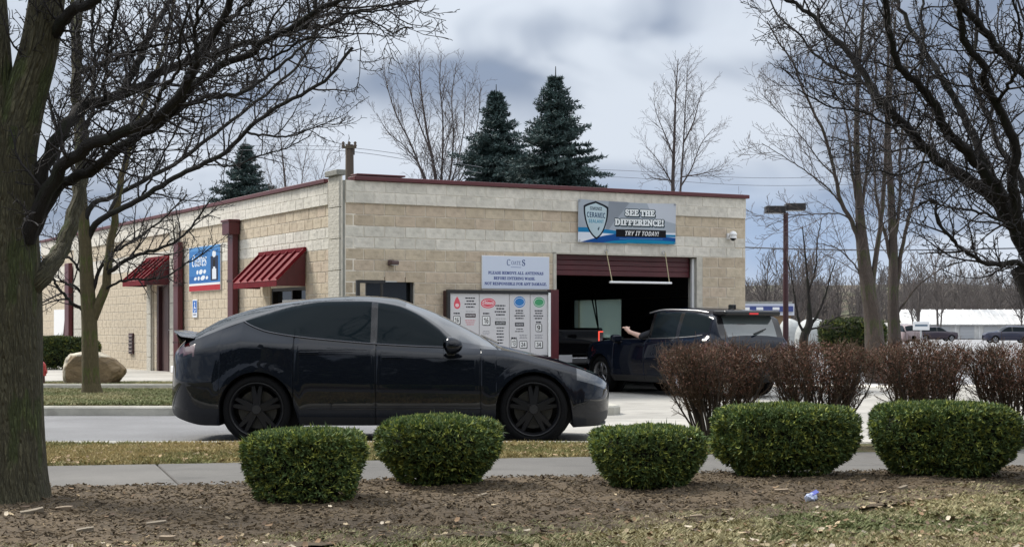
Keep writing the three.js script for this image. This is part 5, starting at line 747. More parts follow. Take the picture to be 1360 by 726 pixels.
tracedTree('bare_tree', 'bare many-stemmed tree behind the roof left of the two spruces', 'tree', {
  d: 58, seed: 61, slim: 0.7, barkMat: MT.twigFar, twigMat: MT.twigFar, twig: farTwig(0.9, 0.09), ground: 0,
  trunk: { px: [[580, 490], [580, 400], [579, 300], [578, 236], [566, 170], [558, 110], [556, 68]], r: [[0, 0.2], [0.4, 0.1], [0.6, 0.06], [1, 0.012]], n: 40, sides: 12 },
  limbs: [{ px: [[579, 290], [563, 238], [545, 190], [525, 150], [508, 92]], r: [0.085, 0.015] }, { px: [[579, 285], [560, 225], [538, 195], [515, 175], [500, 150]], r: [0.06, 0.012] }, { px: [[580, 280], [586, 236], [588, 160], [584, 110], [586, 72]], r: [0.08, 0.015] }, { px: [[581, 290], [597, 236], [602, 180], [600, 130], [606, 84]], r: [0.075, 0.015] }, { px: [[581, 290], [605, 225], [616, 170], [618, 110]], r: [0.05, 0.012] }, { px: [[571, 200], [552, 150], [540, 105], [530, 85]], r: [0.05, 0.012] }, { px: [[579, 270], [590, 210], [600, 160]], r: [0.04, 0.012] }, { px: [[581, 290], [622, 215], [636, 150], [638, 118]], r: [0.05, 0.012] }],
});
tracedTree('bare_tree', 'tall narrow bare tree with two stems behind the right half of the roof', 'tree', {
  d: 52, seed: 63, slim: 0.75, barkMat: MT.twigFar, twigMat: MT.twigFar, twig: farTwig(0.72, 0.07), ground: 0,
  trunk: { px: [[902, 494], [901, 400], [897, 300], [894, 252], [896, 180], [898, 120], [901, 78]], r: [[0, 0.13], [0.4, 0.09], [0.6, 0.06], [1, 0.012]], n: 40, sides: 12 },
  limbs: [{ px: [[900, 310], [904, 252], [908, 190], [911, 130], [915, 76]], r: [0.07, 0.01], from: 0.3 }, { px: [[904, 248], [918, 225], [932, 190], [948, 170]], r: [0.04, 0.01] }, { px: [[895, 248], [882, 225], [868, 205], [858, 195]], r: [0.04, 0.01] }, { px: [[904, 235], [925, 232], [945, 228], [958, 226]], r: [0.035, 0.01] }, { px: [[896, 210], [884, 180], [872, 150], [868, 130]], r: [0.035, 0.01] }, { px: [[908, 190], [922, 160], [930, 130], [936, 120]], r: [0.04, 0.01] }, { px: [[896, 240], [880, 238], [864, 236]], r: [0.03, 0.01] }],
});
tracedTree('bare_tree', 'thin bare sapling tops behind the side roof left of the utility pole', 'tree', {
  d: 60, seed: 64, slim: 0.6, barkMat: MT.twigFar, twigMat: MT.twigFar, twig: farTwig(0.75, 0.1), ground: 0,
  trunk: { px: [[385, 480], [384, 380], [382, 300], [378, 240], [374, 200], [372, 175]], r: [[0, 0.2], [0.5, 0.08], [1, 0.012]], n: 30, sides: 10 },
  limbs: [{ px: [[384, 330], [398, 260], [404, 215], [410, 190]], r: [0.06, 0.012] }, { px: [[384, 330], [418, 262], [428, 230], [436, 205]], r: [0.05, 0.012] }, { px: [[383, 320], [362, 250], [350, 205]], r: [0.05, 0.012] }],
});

// ---------------------------------------------------------------- leaf masses
class Blades {
  constructor() { this.p = []; this.n = []; this.c = []; this.i = []; }
  blade(b, dir, len, w, col, r, side) {                                              // a pointed leaf of two triangles folded along its middle
    const s = side || rdir(r); s.addScaledVector(dir, -s.dot(dir)).normalize(); const nx = s.clone().cross(dir), o = this.p.length / 3, m = b.clone().addScaledVector(dir, len * 0.45), t = b.clone().addScaledVector(dir, len);
    for (const q of [b, m.clone().addScaledVector(s, w), t, m.clone().addScaledVector(s, -w)]) { this.p.push(q.x, q.y, q.z); this.n.push(nx.x, nx.y, nx.z); this.c.push(...col); }
    this.i.push(o, o + 1, o + 2, o, o + 2, o + 3);
  }
  geo() { const g = new THREE.BufferGeometry(); g.setAttribute('position', new THREE.Float32BufferAttribute(this.p, 3)); g.setAttribute('normal', new THREE.Float32BufferAttribute(this.n, 3)); g.setAttribute('color', new THREE.Float32BufferAttribute(this.c, 3)); g.setIndex(this.i); return g; }
}
const leafMat = M([1, 1, 1], 0.75, { vertexColors: true, side: S });
function conifer(label, tip, d, slope, seed, low, ragged = 0.3) {
  const r = rng(seed), P = at(tip[0], tip[1], d), H = P.y, o = thing('spruce_tree', label, 'tree', V(P.x, 0, P.z)), wood = new Tubes(), lv = new Blades();
  part('trunk', cyl(0.22, 0.012, H, 10, 0, H / 2, 0), barkDark, o);
  for (let y = low; y < H - 0.4; y += 0.10 + 0.08 * r()) {
    const L0 = (H - y) * slope * (0.7 + ragged * r()) * (0.75 + 0.25 * step(0, 2, H - y)), n = 8;
    for (let k = 0; k < n; k++) {
      const a = k / n * 6.283 + r() * 1.2, L = L0 * (0.7 + 0.5 * r()) * (1 + ragged * (noise2(a * 1.5 + 5, y * 0.8, seed) - 0.5)), up = lerp(-0.15, 0.75, Math.pow(y / H, 4)) + (r() - 0.5) * 0.35, d0 = V(Math.cos(a), up, Math.sin(a)).normalize(), pts = []; const q = V(0, y, 0), dd = d0.clone();
      for (let i = 0; i <= 6; i++) { pts.push(q.clone()); dd.y += i < 3 ? -0.05 : 0.07; dd.normalize(); q.addScaledVector(dd, L / 6); }
      wood.tube(pts, pts.map((_, i) => 0.018 * (1 - i / 7)), 3);
      for (let s = 0.12; s < 1.02; s += 0.085 / Math.max(0.4, L)) {
        const f = Math.min(0.999, s) * 6, i = Math.floor(f), p = pts[i].clone().lerp(pts[i + 1] || pts[i], f - i), t = (pts[i + 1] || pts[i]).clone().sub(pts[Math.max(0, i)]).normalize(); if (t.lengthSq() < 0.5) t.copy(dd);
        const bl = Math.min(0.42, L * 0.30) * (1.15 - s * 0.75) + 0.05;
        for (const sd of [-1, 1]) {
          const lat = V(-t.z, -0.12 + 0.3 * (r() - 0.5), t.x).multiplyScalar(sd).addScaledVector(t, 0.7).normalize(), kk = Math.max(2, Math.round(bl / 0.075));
          for (let m = 0; m < kk; m++) { const c = p.clone().addScaledVector(lat, bl * (m + r()) / kk), tone = 0.65 + 0.7 * r(), fr = r() < 0.25 ? 1.5 : 1; for (let z = 0; z < 3; z++) { const bd = lat.clone().multiplyScalar(0.8).add(rdir(r).multiplyScalar(0.75)); bd.y += 0.25; lv.blade(c, bd.normalize(), 0.11 + 0.07 * r(), 0.019, [0.030 * tone * fr, 0.055 * tone * fr, 0.052 * tone * fr], r); } }
        }
      }
    }
  }
  part('branches', wood.geo(), barkDark, o); part('needles', lv.geo(), leafMat, o); return o;
}
conifer('left of the two blue-green spruces behind the roof, the shorter one', [659, 112], 54, 0.50, 71, 3.9);
conifer('right of the two blue-green spruces behind the roof, the taller one with a bare tip', [738, 88], 50, 0.46, 72, 3.9, 0.55);
conifer('dark spruce behind the side wall roof, seen through the left tree branches', [326, 182], 62, 0.52, 73, 3.9);

function clipped(label, pos, w, h, dp, seed, group, o2 = {}) {
  const r = rng(seed), o = thing(o2.name || 'clipped_shrub', label, o2.cat || 'shrub', pos, 0, group), lv = new Blades(), boxy = o2.boxy || 2.6;
  const foot = o2.foot || 0.52, prof = curve([[0, foot], [0.12, lerp(foot, 1, 0.30)], [0.35, lerp(foot, 1, 0.74)], [0.58, 0.985], [0.79, 1.0], [0.92, 0.91], [1.0, 0.72]]);
  const lump = (a, v) => 1 + 0.20 * (noise3(Math.cos(a) * 2.2 + 5, Math.sin(a) * 2.2 + 5, v * 3, seed) - 0.5) + 0.05 * (noise3(Math.cos(a) * 6 + 9, Math.sin(a) * 6 + 9, v * 7, seed + 3) - 0.5);
  const surf = (a, v, k) => { const ca = Math.cos(a), sa = Math.sin(a), e = Math.pow(Math.pow(Math.abs(ca), boxy) + Math.pow(Math.abs(sa), boxy), -1 / boxy), q = prof(v) * lump(a, v) * k * e; return V(ca * q * w / 2, v * h * (0.94 + 0.06 * k), sa * q * dp / 2); };
  const N = Math.round((o2.density || 12500) * (w * dp * 0.8 + (w + dp) * 1.6 * h) / 1.5), size = o2.leaf || 0.030;
  for (let i = 0; i < N; i++) {
    const onTop = r() < 0.34, a = r() * 6.2832; let p, out, v;
    if (onTop) { const k = Math.sqrt(r()), e = surf(a, 0.965, 1); p = V(e.x * k, h * (1.0 - 0.09 * k * k * k + 0.05 * (noise2(e.x * k * 7 + 3, e.z * k * 7 + 8, seed) - 0.5)), e.z * k); v = 1; out = V(e.x * k * 0.7, 0.8, e.z * k * 0.7).normalize(); p.y -= 0.03 * r(); }
    else { v = Math.pow(r(), 0.8) * 0.97; if ((v < 0.1 && r() < 0.55) || r() < 0.28) continue; const k = 1 - 0.14 * r(); p = surf(a, v, k); out = V(p.x / w, (v - 0.5) * 0.5, p.z / dp).normalize(); out.y += 0.35; out.normalize(); if (noise3(p.x * 9, p.y * 9, p.z * 9, seed + 5) < 0.30) p.multiplyScalar(0.93); }
    const tipC = r() < 0.27 + 0.12 * (noise3(p.x * 6 + 3, p.y * 6 + 3, p.z * 6 + 3, seed + 9) - 0.5), tone = (o2.tone || 1) * (0.6 + 0.8 * r()), col = tipC ? [0.26 * tone, 0.29 * tone, 0.055 * tone] : [0.078 * tone, 0.125 * tone, 0.034 * tone];
    const shoot = r() < 0.006 ? 1.9 : 1; for (let z = 0; z < 4; z++) lv.blade(p, out.clone().add(rdir(r).multiplyScalar(0.95)).normalize(), size * shoot * (0.7 + 0.7 * r()), size * 0.16, col, r);
  }
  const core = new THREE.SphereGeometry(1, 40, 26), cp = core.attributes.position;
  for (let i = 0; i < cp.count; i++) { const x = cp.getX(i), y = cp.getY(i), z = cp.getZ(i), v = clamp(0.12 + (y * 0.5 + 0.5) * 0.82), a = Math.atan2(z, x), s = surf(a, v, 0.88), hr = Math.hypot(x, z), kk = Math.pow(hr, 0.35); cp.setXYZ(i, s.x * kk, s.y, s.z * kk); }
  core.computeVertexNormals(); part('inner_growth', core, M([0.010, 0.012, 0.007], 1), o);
  part('leaves', lv.geo(), leafMat, o);
  const st = new Tubes(); for (let i = 0; i < (o2.stems ?? 9); i++) { const a = r() * 6.28, b = V(Math.cos(a) * 0.06 * w, -0.04, Math.sin(a) * 0.06 * dp), e = surf(a, 0.3, 0.8); st.tube(resample([b, b.clone().lerp(e, 0.5).add(V(0, -0.02, 0)), e], 6), [0.02, 0.018, 0.016, 0.014, 0.012, 0.01, 0.008], 5); }
  if (st.p.length) part('stems', st.geo(), barkDark, o);
  return o;
}
const YG = 'clipped yew shrubs in the mulch bed';
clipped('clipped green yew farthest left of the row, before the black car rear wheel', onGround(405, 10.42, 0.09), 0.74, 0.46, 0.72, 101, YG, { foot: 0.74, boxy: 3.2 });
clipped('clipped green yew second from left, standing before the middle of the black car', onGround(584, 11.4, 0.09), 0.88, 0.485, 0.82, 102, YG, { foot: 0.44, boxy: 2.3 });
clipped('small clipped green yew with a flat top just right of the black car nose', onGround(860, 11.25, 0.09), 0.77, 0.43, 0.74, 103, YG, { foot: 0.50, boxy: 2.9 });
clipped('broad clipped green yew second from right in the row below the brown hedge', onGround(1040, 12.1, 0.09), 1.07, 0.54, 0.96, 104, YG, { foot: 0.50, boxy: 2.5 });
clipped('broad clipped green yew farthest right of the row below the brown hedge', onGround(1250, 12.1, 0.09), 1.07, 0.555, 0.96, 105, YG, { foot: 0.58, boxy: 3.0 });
clipped('dark low clipped hedge against the side wall behind the boulder', onGround(62, 40.5, 0.18), 2.6, 0.78, 1.0, 106, undefined, { name: 'clipped_hedge', cat: 'hedge', boxy: 7, density: 2300, leaf: 0.085, stems: 0, tone: 0.5 });

function brownShrub(label, x, d, w, h, seed) {
  const r = rng(seed), o = thing('brown_shrub', label, 'shrub', onGround(x, d, 0.1), 0, 'leafless reddish brown shrubs clipped into a hedge'), st = new Tubes(), tw = new Tubes(), lv = new Blades(), tips = [];
  const opt = { sides: 3, len: [0.34, 0.17, 0.08], gap: [0.06, 0.045, 0.035], from: [0.25, 0.1, 0.15], r: [0.0055, 0.0035, 0.0028], seg: [0.06, 0.04, 0.03], wob: [0.2, 0.28, 0.35], up: [0.10, 0.09, 0.08], ang: [0.55, 0.6, 0.7], min: 0.002, bias: 0.3, keep: (p) => p.y < h * (0.99 - 0.36 * (p.x / w) ** 2) && Math.abs(p.x) < w * 0.5 && Math.abs(p.z) < w * 0.43 };
  for (let i = 0; i < 42; i++) {
    const a = r() * 6.283, k = Math.sqrt(r()), e = V(Math.cos(a) * k * w * 0.50, h * (0.84 + 0.15 * r()) * (1 - 0.13 * k * k), Math.sin(a) * k * w * 0.4), b = V(Math.cos(a) * 0.09 * k, -0.03, Math.sin(a) * 0.09 * k), m = b.clone().lerp(e, 0.5).add(V(e.x * 0.06, 0.03, 0)).add(rdir(r).multiplyScalar(0.05)), pts = resample([b, b.clone().lerp(m, 0.5).add(rdir(r).multiplyScalar(0.025)), m, m.clone().lerp(e, 0.5).add(rdir(r).multiplyScalar(0.04)), e], 14), rad = pts.map((_, j) => lerp(0.013, 0.004, j / 14));
    st.tube(pts, rad, 5); sprout(tw, pts, rad, { ...opt, from: [0.35, 0.1, 0.15] }, 0, r, 0);
  }
  for (let i = 0; i < 8200; i++) { const a = r() * 6.283, k = Math.pow(r(), 0.42), y = h * (1 - 0.10 * k * k) * (0.52 + 0.47 * Math.pow(r(), 0.7)), sh = 0.49 * (1 - 0.10 * Math.pow(y / h, 6)) * (0.72 + 0.28 * step(0.45, 0.8, y / h)), p = V(Math.cos(a) * k * w * sh, y + 0.03 * (r() - 0.5), Math.sin(a) * k * w * sh * 0.85), t = 0.5 + 0.9 * r(), g = r() < 0.12; lv.blade(p, rdir(r).add(V(0, 0.8, 0)).normalize(), 0.016 + 0.016 * r(), 0.0042, g ? [0.075 * t, 0.06 * t, 0.022 * t] : [0.125 * t, 0.05 * t, 0.026 * t], r); }
  part('stems', st.geo(), M([0.05, 0.04, 0.03], 1), o); part('twigs', tw.geo(), M([0.075, 0.047, 0.028], 1), o).userData.kind = 'stuff'; part('dry_leaves', lv.geo(), leafMat, o).userData.kind = 'stuff';
}
brownShrub('leafless reddish brown shrub farthest left of its hedge, before the dark suv', 948, 15.2, 1.10, 0.99, 111);
brownShrub('leafless reddish brown shrub second from left in its hedge, below the lamp post', 1088, 15.25, 1.10, 0.99, 112);
brownShrub('leafless reddish brown shrub above the gap between the two broad yews, third from left', 1222, 15.3, 1.04, 1.0, 113);
brownShrub('leafless reddish brown shrub cut by the right edge of the picture', 1352, 15.3, 1.0, 0.97, 114);
// ---------------------------------------------------------------- boulder and small things
{
  const P = onGround(121, 29.4, 0.12), o = thing('boulder', 'big pale-topped boulder lying at the pavement edge behind the slender tree', 'boulder', P), g = mergeVertices(new THREE.IcosahedronGeometry(1, 24).deleteAttribute('normal').deleteAttribute('uv')), p = g.attributes.position, col = [], uv = [];
  for (let i = 0; i < p.count; i++) {
    let x = p.getX(i), y = p.getY(i), z = p.getZ(i); const n = 1 + 0.26 * (noise3(x * 1.6 + 3, y * 1.6 + 3, z * 1.6 + 3, 501) - 0.5) + 0.10 * (noise3(x * 5 + 3, y * 5, z * 5, 502) - 0.5) + 0.03 * (noise3(x * 14, y * 14, z * 14, 503) - 0.5);
    x *= n; y *= n; z *= n; const lim = 0.62 + 0.05 * noise2(x * 4, z * 4, 5); if (y > lim) y = lim + (y - lim) * 0.2; if (z > 0.62) z = 0.62 + (z - 0.62) * 0.25; if (x > 0.25) y *= 1 - (x - 0.25) * 0.75; if (x < -0.7) x = -0.7 + (x + 0.7) * 0.35;
    const seam = Math.exp(-(((x + 0.52 + 0.25 * z) / 0.06) ** 2)); x *= 1 - 0.04 * seam; y *= 1 - 0.10 * seam;
    p.setXYZ(i, x * 0.62, (y + 0.62) * 0.50, z * 0.45); const w = noise3(x * 3 + 11, y * 3, z * 3, 507), pale = x < -0.52 - 0.25 * z + 0.1 * (w - 0.5) || y > 0.56 + 0.12 * (w - 0.5); col.push(...(pale ? [0.50, 0.47, 0.40] : [0.20, 0.15, 0.09])); uv.push(x + z * 0.6, y + z * 0.3);
  }
  g.setAttribute('color', new THREE.Float32BufferAttribute(col, 3)); g.setAttribute('uv', new THREE.Float32BufferAttribute(uv, 2)); g.computeVertexNormals();
  part('rock', g, M([1.3, 1.3, 1.3], 0.95, { vertexColors: true, map: rep(T.rock, 1.2), bumpMap: rep(T.rock, 0.7), bumpScale: 0.02 }), o);
  const h = thing('hydrant', 'small rounded red post top showing just past the thick left trunk', 'hydrant', onGround(52, 29.2, 0.15)), red = M([0.36, 0.035, 0.035], 0.5);
  part('barrel', cyl(0.10, 0.09, 0.24, 16, 0, 0.1, 0), MT.maroonDark, h); part('bonnet', merge([cyl(0.115, 0.115, 0.16, 16, 0, 0.29, 0), new THREE.SphereGeometry(0.115, 16, 8, 0, 6.3, 0, 1.57).translate(0, 0.37, 0)]), red, h); part('nozzle', merge([cyl(0.04, 0.04, 0.26, 10, 0, 0.29, 0, 'x')]), red, h);
}
// ---------------------------------------------------------------- grass, litter and bark chips
function clump(n, h, seed) {
  const r = rng(seed), b = new Blades();
  for (let i = 0; i < n; i++) { const a = r() * 6.283, l = h * (0.5 + 0.8 * r()), d = V(Math.cos(a) * (0.3 + r()), 0.75, Math.sin(a) * (0.3 + r())).normalize(); b.blade(V((r() - 0.5) * h, -0.004, (r() - 0.5) * h), d, l, 0.0028 + 0.0015 * r(), [1, 1, 1], r); }
  return b.geo();
}
const grassMat = M([1, 1, 1], 0.85, { side: S });
function scatter(name, label, cat, geo, mat, list) {
  const m = new THREE.InstancedMesh(geo, mat, list.length), o = new THREE.Object3D(), c = new THREE.Color();
  list.forEach((q, i) => { o.position.copy(q.p); o.rotation.set(q.rx || 0, q.ry || 0, q.rz || 0); o.scale.set(q.sx || q.s, q.s, q.sz || q.s); o.updateMatrix(); m.setMatrixAt(i, o.matrix); c.setRGB(...q.c); m.setColorAt(i, c); });
  m.name = numbered(name); scene.add(m); return tag(m, label, cat, null, 'stuff');
}
const grassCol = (x, z, r, green) => { const g = 0.85 * step(0.38, 0.78, fbm(x * 1.1 + 20, z * 1.1, 211, 4) + (r() - 0.5) * 0.5 + green), t = 0.7 + 0.6 * r(); return [lerp(0.33, 0.115, g) * t, lerp(0.285, 0.145, g) * t, lerp(0.15, 0.048, g) * t]; };
{
  const r = rng(301), L = []; for (let i = 0; i < 60000; i++) { const d = 7.6 + 4.8 * Math.pow(r(), 0.9), x = (r() * 2 - 1) * (d * 0.33 + 0.3); const ed = dLawn(x) + 0.35 * (fbm(x * 3, d * 3, 215, 3) - 0.5); if (d > ed || fbm(x * 4 + 9, d * 4, 217, 3) < 0.36) continue; L.push({ p: V(x, bedH(x, d) + 0.01, -d), ry: r() * 6.28, s: 0.8 + 0.6 * r(), c: grassCol(x, d, r, 0) }); }
  scatter('lawn_grass', 'patchy straw-coloured and green grass along the bottom of the picture', 'grass', clump(9, 0.042, 7), grassMat, L);
  const K = []; for (let i = 0; i < 26000; i++) { const d = 12.6 + 3 * r(), x = -5.6 + 8.6 * r(); if (d < dFar(x) + 0.03 * r() || d > 15.57 || fbm(x * 5 + 9, d * 5, 219, 3) < 0.34) continue; K.push({ p: V(x, 0.1, -d), ry: r() * 6.28, s: 0.8 + 0.7 * r(), c: grassCol(x, d, r, -0.02).map((q, j) => q * [1.1, 1.0, 0.85][j]) }); }
  scatter('verge_grass', 'yellowish worn grass between sidewalk and near kerb', 'grass', clump(8, 0.045, 8), grassMat, K);
  const I = []; for (let i = 0; i < 26000; i++) { const d = 22.75 + 5.6 * r(), x = -9.5 + 9 * r(); I.push({ p: V(x, 0.134, -d), ry: r() * 6.28, s: 1.1 + 0.8 * r(), c: grassCol(x * 0.7, d * 0.7, r, 0.10) }); }
  for (let i = 0; i < 7000; i++) { const d = 28.8 + 1.4 * r(), x = -10 + 6 * r(); I.push({ p: V(x, 0.2, -d), ry: r() * 6.28, s: 1 + 0.7 * r(), c: grassCol(x, d, r, 0.12) }); }
  scatter('strip_grass', 'green and straw grass of the strips beside the slender tree and boulder', 'grass', clump(8, 0.05, 9), grassMat, I);
}
function chip(seed, curl) { const r = rng(seed), g = new THREE.BoxGeometry(1, 0.16, 0.34, 3, 1, 1), p = g.attributes.position; for (let i = 0; i < p.count; i++) { const x = p.getX(i); p.setXYZ(i, x * (0.9 + 0.2 * noise2(x * 3, p.getZ(i) * 5 + 5, seed)), p.getY(i) + curl * x * x, p.getZ(i) * (1 - 0.5 * Math.abs(x)) + 0.1 * (noise2(x * 2 + 5, 3, seed) - 0.5)); } g.computeVertexNormals(); return g; }
{
  const r = rng(311), bark = [], leaf = [];
  for (let i = 0; i < 46000; i++) { const x = (r() * 2 - 1) * 4.6, d = 8 + 5.2 * r(); if (d > dNear(x) + 0.07 * (r() - 0.3) || d < dLawn(x) - 0.9 * r() * r()) continue; const t = 0.35 + 0.9 * r(), b = r() < 0.016 ? 2.2 : 1; bark.push({ p: V(x, bedH(x, d) + 0.03 + 0.012 * r(), -d), rx: (r() - 0.5) * 0.9, ry: r() * 6.28, rz: (r() - 0.5) * 0.9, s: 0.014 + 0.034 * r() * r(), c: [0.125 * t * b, 0.091 * t * b, 0.052 * t * b] }); }
  scatter('bark_chips', 'dark brown shredded bark covering the shrub bed', 'mulch', chip(3, 0.2), M([1, 1, 1], 1), bark);
  const lg = new THREE.PlaneGeometry(1, 0.55, 4, 2).rotateX(-Math.PI / 2), lp = lg.attributes.position; for (let i = 0; i < lp.count; i++) { const x = lp.getX(i), z = lp.getZ(i); lp.setXYZ(i, x, 0.28 * x * x + 0.8 * z * z, z * (1 - 1.6 * x * x)); } lg.computeVertexNormals();
  for (let i = 0; i < 6800; i++) { const d = 7.7 + 6.0 * Math.pow(r(), 1.1), x = (r() * 2 - 1) * d * 0.34, far = d > dLawn(x); if (d > dNear(x) + 0.05 || (far && r() < 0.94)) continue; const t = 0.6 + 0.8 * r(), q = r(), c = q < 0.25 ? [0.36, 0.28, 0.17] : q < 0.55 ? [0.19, 0.12, 0.065] : q < 0.9 ? [0.10, 0.065, 0.04] : [0.45, 0.38, 0.28]; leaf.push({ p: V(x, bedH(x, d) + (far ? 0.035 : 0.02) + 0.015 * r(), -d), rx: (r() - 0.5) * 0.8, ry: r() * 6.28, rz: (r() - 0.5) * 0.8, s: 0.02 + 0.034 * r(), c: c.map((z) => z * t) }); }
  for (let i = 0; i < 700; i++) { const x = -4 + 7 * r(), d = dFar(x) + (15.55 - dFar(x)) * r(), t = 0.6 + 0.7 * r(); leaf.push({ p: V(x, 0.12, -d), rx: (r() - 0.5) * 0.6, ry: r() * 6.28, rz: (r() - 0.5) * 0.6, s: 0.03 + 0.03 * r(), c: [0.26 * t, 0.18 * t, 0.10 * t] }); }
  scatter('leaf_litter', 'dry brown and tan leaves strewn over mulch and lawn', 'leaves', lg, M([1, 1, 1], 0.9, { side: S }), leaf);
  // bigger pale pieces one can point at
  const woods = [M([0.23, 0.19, 0.14], 0.9, { map: rep(T.grain, 0.3) }), M([0.30, 0.23, 0.16], 0.9, { map: rep(T.grain, 0.3) })], chipG = [chip(21, 0.06), chip(22, -0.08), chip(23, 0.04)];
  const W = [[42, 683, 0.13, 'long pale wood chip lying in the mulch at the foot of the thick left trunk'], [84, 680, 0.10, 'short pale wood chip right of the long one beside the thick left trunk'], [207, 695, 0.11, 'pale curled bark piece alone in the mulch left of the first yew'], [222, 716, 0.09, 'pale bark piece nearest the bottom edge left of the first yew'], [112, 708, 0.09, 'greyish bark piece near the bottom left corner'], [1038, 655, 0.09, 'pale bark piece under the front of the second yew from the right'], [1200, 648, 0.08, 'pale bark piece in the leaves below the rightmost yew'], [925, 686, 0.07, 'pale bark piece on the edge of mulch and lawn right of the small yew'], [640, 660, 0.07, 'pale bark piece in the mulch right of the second yew']];
  W.forEach(([x, y, s, label], i) => { const d = (EYE - 0.12) * FPX / (y - HORIZON), p = onGround(x, d, 0), m = part('bark_piece', chipG[i % 3], woods[i % 2]); m.position.set(p.x, bedH(p.x, d) + 0.045, p.z); m.scale.set(s, s * 1.2, s); m.rotation.set(0.15, r() * 1.2 - 0.6, 0.1); tag(m, label, 'wood chip', 'pale bark pieces in the mulch'); });
  const d = (EYE - 0.12) * FPX / (668 - HORIZON), q = onGround(1078, d, 0), g = new THREE.IcosahedronGeometry(0.036, 3), gp = g.attributes.position; for (let i = 0; i < gp.count; i++) { const n = 0.6 + 0.9 * noise3(gp.getX(i) * 42 + 5, gp.getY(i) * 42 + 5, gp.getZ(i) * 42, 611); gp.setXYZ(i, gp.getX(i) * n * 1.1, gp.getY(i) * n, gp.getZ(i) * n); } g.computeVertexNormals();
  const foil = thing('crumpled_wrapper', 'crumpled silvery blue wrapper on the lawn edge below the broad yews', 'litter', V(q.x, bedH(q.x, d) + 0.05, q.z)); part('foil', g, M([0.42, 0.46, 0.58], 0.3, { metalness: 0.6 }), foil); part('torn_corner', box(0.05, 0.004, 0.03, 0.02, 0.035, 0, 0.4, 0.5, 0.4), M([0.10, 0.12, 0.4], 0.4), foil);
}
